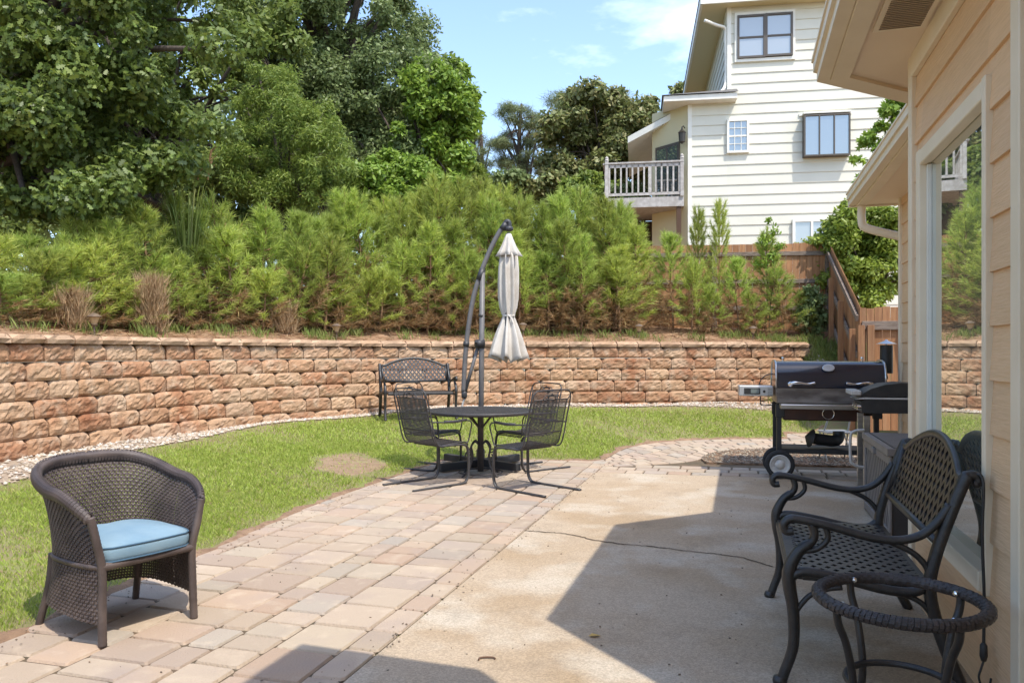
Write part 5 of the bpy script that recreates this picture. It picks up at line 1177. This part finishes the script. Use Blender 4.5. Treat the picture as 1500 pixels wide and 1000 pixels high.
m = MB(); m.obox(GL(DB / 2, LB / 2, HB + .0515), U, RR, (0, 0, 1), (LB - .05, DB - .06, .004)); m.build('slat_gap_shade', M['gap_shade'], ld)  # dark sheet added to paint the shade in the grooves between lid slats
m = MB()
for i in range(int(LB / .06) - 1): m.obox(GL(DB / 2, .05 + i * .06, HB + .0535), U, RR, (0, 0, 1), (.032, DB - .08, .004), .001)
m.build('lid_slats', M['plasticgrey'], ld)
m = MB(); m.obox(GL(-.012, LB * .52, HB - .035), U, RR, (0, 0, 1), (.09, .03, .05), .006); m.build('latch', M['plasticgrey'], db)
m = MB()
for s_ in (.05, LB - .05):
    for t_ in (.05, DB - .05): m.obox(GL(t_, s_, .015), U, RR, (0, 0, 1), (.06, .06, .03))
m.build('feet', M['matte_black'], db)

# ------------------------------------------------------------ path lights, litter
def make_light(label, loc, gr_):
    r = thing('path_light', label, 'garden light', loc, 0, gr_)
    m = MB(); m.lathe([(.012, -.05), (.012, .17)], (0, 0, 0), 8); m.lathe([(.03, .15), (.045, .165), (.03, .175)], (0, 0, 0), 12); m.build('stake', M['lampcap'], r)
    m = MB(); m.lathe([(.03, .17), (.062, .255), (.066, .262)], (0, 0, 0), 16); m.build('lens', M['lampglass'], r, smooth='auto')
    m = MB(); m.lathe([(.085, .258), (.088, .266), (.06, .29), (.03, .306), (.012, .312)], (0, 0, 0), 18); m.build('cap', M['lampcap'], r, smooth='auto'); return r
pls = [(138, 8.7, 'small bronze path light at the far left end of the bank above the wall'), (493, 13.2, 'small bronze path light on the bank left of the umbrella arm'), (766, 14.75, 'small bronze path light on the bank just right of the umbrella canopy'), (936, 14.9, 'small bronze path light on the bank midway between umbrella and fence'), (1103, 15.3, 'small bronze path light on the bank near the fence end of the wall')]
l0 = None
def wallY(x):       # distance of the wall along the picture column
    k = (x - 750) / F; best = 14
    for a, b in zip(WP[:-1], WP[1:]):
        fa, fb2 = a.x - k * a.y, b.x - k * b.y
        if fa * fb2 <= 0 and b.y > 3: best = a.y + (b.y - a.y) * fa / (fa - fb2 + 1e-9)
    return best
for x, Y_, lb in pls:
    p = at(x, 490, wallY(x) + .62); p.z = zb(p.x, p.y) - .03
    if l0 is None: l0 = make_light(lb, p, 'path lights along the top of the wall')
    else: dup(l0, p, random.random(), lb)
def litter(name, lb, cat, p, fn, m_):
    o = fn().build(name, m_); o.location = p; tag(o, lb, cat); return o
def leaf_():
    m = MB(); m.add([(-.03, 0, .004), (-.012, -.014, .010), (.012, -.012, .012), (.032, 0, .006), (.012, .013, .009), (-.012, .014, .013), (0, 0, .004)], [(0, 1, 6), (1, 2, 6), (2, 3, 6), (3, 4, 6), (4, 5, 6), (5, 0, 6)]); return m
litter('fallen_leaf', 'small yellow fallen leaf lying on the shaded concrete', 'leaf', gp(871, 932), leaf_, M['leafdry'])
def hook_():
    m = MB(); m.tube(bez([(-.035, -.01, .006), (-.03, .012, .006), (.0, .018, .007), (.03, .016, .006), (.036, .002, .006)], 5), .004, 6); return m
litter('bent_twig', 'dark bent twig lying on the sunlit concrete', 'twig', gp(713, 966), hook_, M['twig'])

# ------------------------------------------------------------ vegetation
def leafcloud(name, cl, n, size, m, parent, shape='dia', up=.5, outw=.6, shell_=.55, droop=0.0):
    # cl: clump rows (x, y, z, rx, ry, rz); leaf-sized faces spread through every clump
    cl = np.array(cl, float); wgt = cl[:, 3] * cl[:, 4] + cl[:, 3] * cl[:, 5]; i = rng.choice(len(cl), n, p=wgt / wgt.sum())
    d = rng.normal(size=(n, 3)); d /= np.linalg.norm(d, axis=1)[:, None]; r = shell_ + (1.08 - shell_) * rng.uniform(0, 1, n) ** .7
    P = cl[i, :3] + d * r[:, None] * cl[i, 3:6]; N_ = d * outw + np.array([0, 0, up]) + rng.normal(0, .55, (n, 3)); N_ /= np.linalg.norm(N_, axis=1)[:, None]
    T = rng.normal(size=(n, 3)) + np.array([0, 0, -droop]) + d * .3; T -= N_ * (T * N_).sum(1)[:, None]; T /= np.linalg.norm(T, axis=1)[:, None]; B = np.cross(N_, T)
    S = {'dia': [(0, 0), (.45, .27), (1, 0), (.45, -.27)], 'ell': [(0, 0), (.25, .2), (.65, .22), (1, 0), (.65, -.22), (.25, -.2)], 'long': [(0, 0), (.4, .11), (1, 0), (.4, -.11)],
         'oak': [(0, 0), (.18, .07), (.30, .25), (.40, .09), (.56, .33), (.64, .12), (.84, .24), (1, .0), (.84, -.24), (.64, -.12), (.56, -.33), (.40, -.09), (.30, -.25), (.18, -.07)],
         'star': [(0, 0), (.25, .42), (.42, .15), (.72, .42), (.68, .12), (1, 0), (.68, -.12), (.72, -.42), (.42, -.15), (.25, -.42)], 'ndl': [(0, -.03), (0, .03), (1, .0)]}[shape]
    s = size * rng.uniform(.65, 1.3, n); K = len(S); V = np.zeros((n, K, 3))
    for k, (a, b) in enumerate(S): V[:, k] = P + T * (a * s)[:, None] + B * (b * s)[:, None] - N_ * ((abs(b) * .35 + a * a * .18) * s)[:, None]
    return npmesh(name, V, K, m, parent)
def clumps(c, r, n, cr, seed, squash=.75, inner=.35):
    g = np.random.default_rng(seed); out = []
    for _ in range(n):
        d = g.normal(size=3); d /= np.linalg.norm(d); q = inner + (1 - inner) * g.uniform() ** .5
        p = np.array(c) + d * q * (np.array(r) - cr * .6); k = cr * g.uniform(.6, 1.25); out.append((*p, k * g.uniform(.85, 1.3), k * g.uniform(.85, 1.3), k * squash))
    return out
def limbs(name, base, cl, r0, m, parent, every=1, top=None):
    mb_ = MB(); base = Vector(base); cs = [Vector(c[:3]) for c in cl]; top = Vector(top) if top is not None else sum(cs, Vector()) / len(cs)
    tr = bez([base, base.lerp(top, .4) + Vector((random.uniform(-.15, .15), random.uniform(-.15, .15), 0)), base.lerp(top, .75) + Vector((random.uniform(-.2, .2), random.uniform(-.2, .2), 0)), top], 5); n_ = len(tr)
    mb_.tube(tr, [r0 * (1 - .75 * i / n_) for i in range(n_)], 10)
    for c in cs[::every]:
        k = random.randint(int(n_ * .35), n_ - 2); a = tr[k]; mid = a.lerp(c, .5) + Vector((0, 0, .12 * (c - a).length)); pts = bez([a, mid, c], 4); r1 = r0 * (1 - .75 * k / n_) * .55
        mb_.tube(pts, [r1 * (1 - .8 * j / len(pts)) for j in range(len(pts))], 6)
    return mb_.build(name, m, parent, smooth=True)
def local(cl, loc): return [(c[0] - loc.x, c[1] - loc.y, c[2] - loc.z, *c[3:]) for c in cl]
def tree(kind, label, base, cl, n, size, lm, shape='dia', r0=.2, cat='tree', group=None, every=1, bark='bark', top=None, **kw):
    loc = Vector(base); t = thing(kind, label, cat, loc, 0, group); c = local(cl, loc)
    leafcloud('crown', c, n, size, M[lm], t, shape, **kw); limbs('trunk', (0, 0, -.1), c, r0, M[bark], t, every, None if top is None else Vector(top) - loc); return t
def pxc(x, y, Y, rpx, dy=0, sq=.8):       # one clump from where it stands in the picture
    p = at(x, y, Y + dy); r = rpx / F * Y; return (p.x, p.y, p.z, r, r, r * sq)
# near oak on the left
oY = 12.2; ocl = []
g = np.random.default_rng(3)
for _ in range(230):
    x, y = g.uniform(-190, 335), g.uniform(-170, 335)
    lim = 335 - max(0, y - 60) * .16 - max(0, -y) * .3 + 25 * math.sin(y / 23)
    if x > lim - 18: continue
    if y > 300 + 20 * math.sin(x / 40) - max(0, (x - 200)) * .3: continue
    ocl.append(pxc(x, y, oY, g.uniform(24, 50), g.uniform(-1.6, 2.2), .65))
tree('oak_tree', 'large dark glossy oak with lobed leaves spreading in from the left edge', Vector((-9.6, 13.0, zb(-9.6, 13.0))), ocl, 80000, .118, 'oak', 'oak', .28, every=2, top=at(60, 60, 13), shell_=.25, up=.35)
# tall dark tree behind, and lighter companions
def fill(n, test, x0, x1, y0, y1, Y, r0_, r1_, dY, seed, sq=.75):
    g = np.random.default_rng(seed); out = []; k = 0
    while len(out) < n and k < 6000:
        k += 1; x, y = g.uniform(x0, x1), g.uniform(y0, y1)
        if test(x, y): out.append(pxc(x, y, Y, g.uniform(r0_, r1_), g.uniform(-dY, dY), sq))
    return out
P3 = lambda x, Y: Vector((at(x, 400, Y).x, Y, zb(at(x, 400, Y).x, Y)))
right = lambda y: 606 + 76 * min(1, max(0, (y + 5) / 85)) - max(0, y - 150) * .4
tree('hardwood_tree', 'tall broad dark green hardwood tree rising behind the middle of the pines', P3(480, 24), fill(280, lambda x, y: x < right(y) - 14 and (x > 330 + .25 * max(0, y)), 310, 690, -150, 285, 24, 11, 36, 2.4, 11, .85), 165000, .125, 'dark', 'ell', .35, every=4, shell_=.1, up=.5, outw=.45)
tree('maple_tree', 'lighter yellow-green tree at the right edge of the tall dark hardwood', P3(640, 23), fill(125, lambda x, y: x < 694 - abs(y - 160) * .16 and x > 585 + (170 - y) * .3, 560, 705, 88, 275, 22.4, 8, 22, 1.3, 12, .85), 36000, .15, 'bright', 'ell', .2, every=4, shell_=.1)
tree('willow_tree', 'feathery yellow-green tree between the oak and the tall dark hardwood', P3(430, 17.5), fill(130, lambda x, y: ((x - 425) / 95) ** 2 + ((y - 235) / 95) ** 2 < 1 or (330 < x < 420 and 100 < y < 200), 325, 525, 90, 320, 17.5, 7, 24, 1.3, 13, .9), 52000, .11, 'willow', 'long', .14, every=4, shell_=.05, droop=.3, outw=.4)
tree('saw_leaf_shrub', 'bright green leafy shrub rising behind the pines right of the feathery tree', P3(575, 18), fill(60, lambda x, y: ((x - 570) / 68) ** 2 + ((y - 275) / 50) ** 2 < 1, 495, 645, 220, 330, 18, 7, 19, .9, 14), 20000, .115, 'bright', 'ell', .08, 'shrub', every=3, shell_=.1)
tree('understory_tree', 'mid green tree filling the gap behind the oak and pines at left', P3(300, 19), fill(220, lambda x, y: True, -90, 430, -60, 352, 19.5, 12, 36, 1.6, 15), 76000, .15, 'midleaf', 'ell', .2, every=4, shell_=.1)
# far pines
def farpine(lb, x, Y, ytop, ybot, wpx, seed, n, kind='pine_tree'):
    g = np.random.default_rng(seed); cl = []
    H_ = ybot - ytop
    for k in range(n):
        f_ = g.uniform() ** .8; y = ytop + 10 + f_ * H_ * .72; wv = wpx * (.35 + .65 * math.sin(min(1, f_ * 1.25 + .12) * math.pi * .85)); cl.append(pxc(x + g.uniform(-1, 1) * wv, y, Y, g.uniform(8, 16), g.uniform(-1.5, 1.5), .5))
    tree(kind, lb, P3(x + 2, Y), cl, n * 420, .34, 'farpine', 'ndl', .2, every=1, top=at(x, ytop + 12, Y), shell_=.1, up=.8)
farpine('distant slender pine against the sky just right of the tall hardwood', 702, 42, 158, 300, 22, 21, 20)
farpine('distant pine with an open layered crown between the two gaps of sky', 764, 42, 140, 300, 46, 22, 48)
farpine('distant thin pine beside the rounded olive tree', 812, 46, 175, 300, 20, 23, 14)
tree('olive_tree', 'rounded olive-brown tree left of the neighbour deck', P3(878, 33), fill(130, lambda x, y: ((x - 880) / 86) ** 2 + ((y - 222) / 92) ** 2 < 1, 795, 965, 126, 300, 33, 8, 24, 1.6, 31), 46000, .22, 'olive', 'ell', .25, every=4, shell_=.1)
tree('pine_tree', 'dark dense pine top behind the rounded olive tree', P3(858, 40), fill(26, lambda x, y: ((x - 862) / 58) ** 2 + ((y - 158) / 30) ** 2 < 1, 800, 925, 128, 190, 39, 12, 20, 1.5, 32), 13000, .32, 'farpine', 'ndl', .22, every=2, shell_=.2)
tree('oak_tree', 'ragged dark tree rising behind the porch roof of the neighbour house', P3(975, 36), fill(30, lambda x, y: y > 118 + abs(x - 992) * .6, 935, 1022, 112, 260, 36, 9, 17, 1.4, 33), 13000, .26, 'olive', 'ell', .2, every=2, shell_=.2)
for x, y, Y, rx, s in ((668, 268, 26, 40, 1), (735, 277, 30, 42, 2), (800, 283, 30, 40, 3), (860, 283, 28, 36, 4), (915, 300, 27, 26, 5)):
    tree('hedge_shrub', {668: 'dark low shrub beneath the yellow-green tree beyond the pines', 735: 'dull green shrub under the distant layered pine', 800: 'dull green shrub in the sky gap between far pines and olive tree', 860: 'dark shrub at the foot of the rounded olive tree', 915: 'dark shrub under the neighbour deck'}[x], P3(x, Y), fill(18, lambda a, b: ((a - x) / rx) ** 2 + ((b - y) / 24) ** 2 < 1, x - rx, x + rx, y - 26, y + 26, Y, 10, 19, .8, 40 + s), 7000, .2, ['olive', 'willow', 'dark'][s % 3], 'ell', .08, 'shrub', every=3, shell_=.3)
# woods further left and behind, so that no gap opens to the horizon
g = np.random.default_rng(77)
for i in range(9):
    x = -32 + i * 4.1 + g.uniform(-1, 1); Y = 33 + g.uniform(-2, 4); z = zb(x, Y); c = []
    for _ in range(26): d = g.normal(size=3); d /= np.linalg.norm(d); c.append((x + d[0] * 2.7, Y + d[1] * 2, z + 4.6 + d[2] * 3.6, 1.3, 1.3, 1.0))
    if i < 7: tree('woodland_tree', 'dense dark tree in the wood behind the oak and the hardwood', (x, Y, z), c, 5000, .4, 'dark', 'ell', .2, 'tree', 'dense trees in the wood behind', every=4, shell_=.3)
# right: clipped-looking shrub, and the hanging branch tree by the eave
tree('cherry_laurel', 'bright yellow-green rounded shrub behind the sloping fence', Vector((8.05, 17.6, 1.0)), fill(120, lambda x, y: ((x - 1262) / 82) ** 2 + ((y - 372) / 72) ** 2 < 1, 1180, 1350, 300, 445, 17.6, 8, 23, 1.0, 51), 34000, .105, 'shrub', 'ell', .12, 'shrub', every=2, shell_=.3, top=(8.05, 17.6, 2.6))
g = np.random.default_rng(5); bcl = [pxc(1262 + g.uniform(-1, 1) * 8, y, 15, 6.5, g.uniform(-.2, .2)) for y in (208, 262, 232)] + [pxc(x, y, 15, r) for x, y, r in ((1275, 200, 9), (1290, 185, 11), (1300, 160, 11), (1312, 150, 12), (1318, 175, 14), (1288, 215, 10), (1300, 230, 9), (1280, 240, 8), (1268, 272, 7), (1310, 205, 12), (1335, 190, 22), (1340, 240, 20), (1350, 150, 25))]
tree('sweetgum_tree', 'tree with star-shaped leaves hanging past the eave in front of the cream siding', Vector((8.9, 15.3, .2)), bcl, 1500, .15, 'bright', 'star', .1, every=1, top=at(1345, 170, 15), shell_=.1, up=.3)
# ------------------------------------------------------------ young pines on the bank
def needles(P, D, n_per, L0, L1, wd, spread=.62):
    # P start points (k,3), D unit directions; tufts of needles leaning along the branch
    n = len(P); P = np.repeat(P, n_per, 0); D = np.repeat(D, n_per, 0); m_ = len(P); r = rng.normal(size=(m_, 3)); r -= D * (r * D).sum(1)[:, None]; r /= np.linalg.norm(r, axis=1)[:, None]
    s = rng.uniform(.15, 1.0, m_)[:, None] ** .8 * spread; T = D * np.sqrt(np.maximum(1 - s * s, .05)) + r * s; L = rng.uniform(L0, L1, m_)[:, None]
    q = np.cross(T, rng.normal(size=(m_, 3))); q /= np.linalg.norm(q, axis=1)[:, None]; E = P + T * L + np.array([0, 0, -1]) * (L ** 2) * rng.uniform(0, 1.2, (m_, 1))
    return np.stack([P - q * wd / 2, P + q * wd / 2, E], 1)
def make_pine(h, seed):
    g = np.random.default_rng(seed); root = thing('young_pine', 'x', 'pine sapling'); G_, B_, GB, BB = [], [], [], []; mb_ = MB()
    lean = g.normal(0, .05, 2); stem = lambda z: np.array([lean[0] * z + .03 * math.sin(z * 3 + seed), lean[1] * z, z])
    mb_.tube([tuple(stem(h * i / 10)) for i in range(11)], [.022 * (1 - .75 * i / 10) + .003 for i in range(11)], 6)
    z = .16
    while z < h - .16:
        nbr = g.integers(5, 8); a0 = g.uniform(0, 6.28); f_ = z / h; L = (.56 * (1 - f_) ** .7 + .15) * (.75 if f_ < .2 else 1) * g.uniform(.85, 1.15); upa = R(2) + R(46) * f_
        for b in range(nbr):
            a = a0 + b * 6.283 / nbr + g.normal(0, .2); l = L * g.uniform(.7, 1.15); pts = []; p = stem(z); el_ = upa + g.normal(0, .12); k = 6
            for j in range(k + 1):
                pts.append(p.copy()); e2 = el_ + .5 * j / k; p = p + np.array([math.cos(a) * math.cos(e2), math.sin(a) * math.cos(e2), math.sin(e2)]) * l / k
            mb_.tube([tuple(q) for q in pts], [.007 * (1 - .7 * j / k) + .0012 for j in range(k + 1)], 4)
            dead = f_ < .17 + g.normal(0, .05) or (f_ < .42 and g.uniform() < .42)
            for j in range(2 if f_ < .7 else 1, k + 1):
                for q_ in (.0, .5):
                    if j + q_ > k: continue
                    s = pts[j] if q_ == 0 else (pts[j] + pts[min(j + 1, k)]) / 2; d = pts[min(j + 1, k)] - pts[max(j - 1, 0)]; d = d / np.linalg.norm(d)
                    (BB if (dead or (j < 3 and f_ < .32 and g.uniform() < .5)) else GB).append((s, d))
        z += .15 + .07 * g.uniform()
    LD = [(stem(h - .50 + .50 * i / 17), np.array([0, 0, 1.])) for i in range(18)]; G_.append(needles(np.array([a for a, b in LD]), np.array([b for a, b in LD]), 13, .10, .17, .011, .5))
    for (lst, dst, npn) in ((GB, G_, 10), (BB, B_, 8)):
        if lst: dst.append(needles(np.array([a for a, b in lst]), np.array([b for a, b in lst]), npn, .11, .20, .0115, .86))
    npmesh('needles', np.concatenate(G_), 3, M['needle'], root)
    if B_: npmesh('dead_needles', np.concatenate(B_), 3, M['brown_needle'], root)
    mb_.build('stem', M['sapbark'], root, smooth=True); return root
protos = [make_pine(h, s) for h, s in ((2.0, 1), (2.3, 2), (1.75, 3), (2.5, 4), (1.5, 5))]; ph = [2.0, 2.3, 1.75, 2.5, 1.5]
# where the tops of the pine row stand in the picture: (x, y of the top)
ROW = [(-60, 330), (0, 352), (40, 345), (90, 325), (135, 300), (172, 305), (215, 302), (255, 300), (300, 312), (330, 285), (365, 322), (400, 300), (440, 298), (478, 285), (510, 292), (548, 288), (590, 272), (625, 278), (648, 262), (680, 275), (705, 258), (740, 272), (775, 285), (800, 290), (828, 262), (855, 272), (882, 258), (905, 270), (930, 285), (-20, 340), (60, 350), (115, 318), (160, 318), (235, 315), (280, 320), (350, 318), (385, 310), (425, 305), (460, 300), (495, 300), (530, 298), (570, 285), (608, 282), (665, 272), (722, 270), (758, 282), (815, 278), (842, 276), (893, 272), (918, 285)]
GRP = 'young pines crowded along the bank above the wall'; used = set()
def put_pine(x, ytop, Y, label, group, k=None, wide=1.0):
    p = at(x, 400, Y); z = zb(p.x, Y) - .03; h = EYE + (HOR - ytop) / F * Y - z; h = max(h, .6)
    if k is None: k = min(range(5), key=lambda i: abs(ph[i] - h) + random.random() * .7)
    s = h / ph[k]; loc = (p.x, Y, z); rz = random.uniform(0, 6.28); sw = (s * .6 + .4) * wide * random.uniform(.95, 1.15)
    if k in used: r = dup(protos[k], loc, rz, label, group, (sw, sw, s))
    else:
        used.add(k); r = protos[k]; r.location = loc; r.rotation_euler = (0, 0, rz); r.scale = (sw, sw, s); r['label'] = label
        if group: r['group'] = group
    return r
LB = 'young long-needled pine in the dense green row on the bank above the block wall'
for i, (x, y) in enumerate(ROW):
    Yw = wallY(x); back = 1.5 + random.uniform(-.15, .9) + (.35 if i % 2 else 0)
    put_pine(x, y + random.uniform(-16, 36) + 4, Yw + back, LB, GRP)
for x in range(-40, 925, 30):        # a lower front rank
    xx = x + random.uniform(-12, 12); put_pine(xx, 372 + random.uniform(-40, 40) - (8 if 500 < x < 900 else 0), wallY(xx) + 1.05 + random.uniform(0, .35), LB, GRP, wide=1.1)
for x in range(-20, 900, 52):        # taller ones behind
    xx = x + random.uniform(-14, 14); yb = np.interp(xx, [r[0] for r in sorted(ROW)], [r[1] for r in sorted(ROW)]); put_pine(xx, yb + 34 + random.uniform(-22, 22), wallY(xx) + 3.0 + random.uniform(-.2, .5), LB, GRP)
for x, y, dy in ((735, 275, 2.2), (752, 292, 1.8), (715, 285, 1.9), (768, 282, 2.6), (790, 300, 1.9)): put_pine(x, y, wallY(x) + dy, LB, GRP)
for (x, y, Y, lb) in ((1053, 296, 16.2, 'tallest thin young pine in front of the brown fence, its tip against cream siding'), (1022, 305, 16.5, 'thin young pine left of the tall one before the fence'), (985, 345, 16.1, 'young pine at the left end of the visible fence'), (1012, 385, 15.9, 'short bushy pine low in front of the fence boards'), (1080, 380, 16.0, 'bushy young pine in front of the fence between two thin ones'), (1122, 335, 16.3, 'young pine mixed with leafy sprouts before the fence'), (1150, 390, 16.0, 'small pine near the right end of the level fence'), (1180, 425, 16.1, 'dark little pine in the fence corner'), (1045, 420, 15.8, 'low yellowish pine at the edge of the bank before the fence'), (1110, 425, 15.8, 'low green pine behind the last path light')):
    put_pine(x, y, Y, lb, None, 3 if y < 310 else None, .62 if y < 310 else .9)
# undergrowth filling the ground behind the pine row
ug = []; g = np.random.default_rng(9)
for _ in range(150):
    x = g.uniform(3, WD[-1]); p, t, nn = wall_at(x)
    if p.x > 2.6: continue
    a = p - nn * g.uniform(3.8, 6.5); ug.append((a.x, a.y, zb(a.x, a.y) + g.uniform(.1, .75), .6, .6, .5))
for _ in range(40): ug.append((g.uniform(1.5, 6.5), g.uniform(19, 21.5), 2.6 + g.uniform(-.3, .7), .6, .6, .5))
tag(leafcloud('undergrowth', ug, 26000, .13, M['dark'], None, 'ell', shell_=.2), 'low dark undergrowth on the bank behind the young pines', 'undergrowth', kind='stuff')
# leafy sprouts and a tall grass clump among the pines
p = P3(1126, 16.1); tree('leafy_sapling', 'thin sapling with small leaves against the siding above the fence', p, [pxc(1126 + dx, y, 16.1, r) for dx, y, r in ((0, 322, 7), (10, 340, 9), (-8, 352, 10), (16, 360, 9), (4, 375, 12), (-12, 385, 10), (10, 400, 10))], 520, .075, 'bright', 'ell', .015, 'sapling', shell_=.1)
p = P3(1190, 16.0); tree('fence_shrub', 'dark leafy shrub in the corner of the fence', p, [pxc(1195 + dx, y, 16.0, r) for dx, y, r in ((0, 440, 15), (-14, 455, 14), (8, 465, 14), (-20, 475, 12), (0, 480, 12), (-8, 425, 10))], 2600, .085, 'dark', 'ell', .02, 'shrub', shell_=.2)
tg = P3(276, wallY(276) + 1.75); m = MB(); gr_ = thing('tall_grass_clump', 'clump of tall arching grass blades among the young pines at left', 'grass clump', tg)
for i in range(46):
    a = random.uniform(0, 6.28); L_ = random.uniform(1.0, 1.75); d = Vector((math.cos(a), math.sin(a), 0)) * random.uniform(.15, .5); pts = bez([Vector((0, 0, 0)) + d * .15, d * .45 + Vector((0, 0, L_ * .6)), d * .9 + Vector((0, 0, L_ * .95)), d * 1.5 + Vector((0, 0, L_ * .86))], 4); s = Vector((-d.y, d.x, 0)).normalized() * .012; b0 = len(m.v)
    for j, q in enumerate(pts): f_ = 1 - .85 * j / len(pts); m.v += [tuple(q - s * f_), tuple(q + s * f_)]
    m.f += [(b0 + 2 * j, b0 + 2 * j + 2, b0 + 2 * j + 3, b0 + 2 * j + 1) for j in range(len(pts) - 1)]
m.build('blades', M['weed'], gr_, recalc=False)
for i in range(4):
    m = MB(); a = random.uniform(0, 6.28); q = Vector((math.cos(a) * .3, math.sin(a) * .3, 1.55 + .1 * i)); m.tube([q, q + Vector((.03, 0, .12)), q + Vector((.10, 0, .17))], [.01, .018, .004], 5); m.build('seed_head', M['brown_needle'], gr_)
gr_.scale = (1.1, 1.1, 1.42)
# heap of dead brown brush leaning at the front of the pines
for x, lb in ((222, 'heap of dead straw-coloured brush leaning among the pines at left'), (105, 'small dead brown pine bush near the left path light'), (415, 'dead brown brush at the front of the pines left of the bench')):
    Y = wallY(x) + .95; q = P3(x, Y); r_ = thing('dead_brush', lb, 'dead brush', q); k = 900 if x == 222 else 450; hh = .75 if x == 222 else .45
    a = rng.uniform(0, 6.283, k); rr_ = rng.uniform(0, .22, k); P_ = np.stack([np.cos(a) * rr_, np.sin(a) * rr_, rng.uniform(0, hh, k)], -1); D_ = np.stack([np.cos(a) * .25, np.sin(a) * .25, np.ones(k)], -1); D_ /= np.linalg.norm(D_, axis=1)[:, None]
    npmesh('dry_stalks', needles(P_, D_, 3, .12, .3, .007, .5), 3, M['straw'], r_)
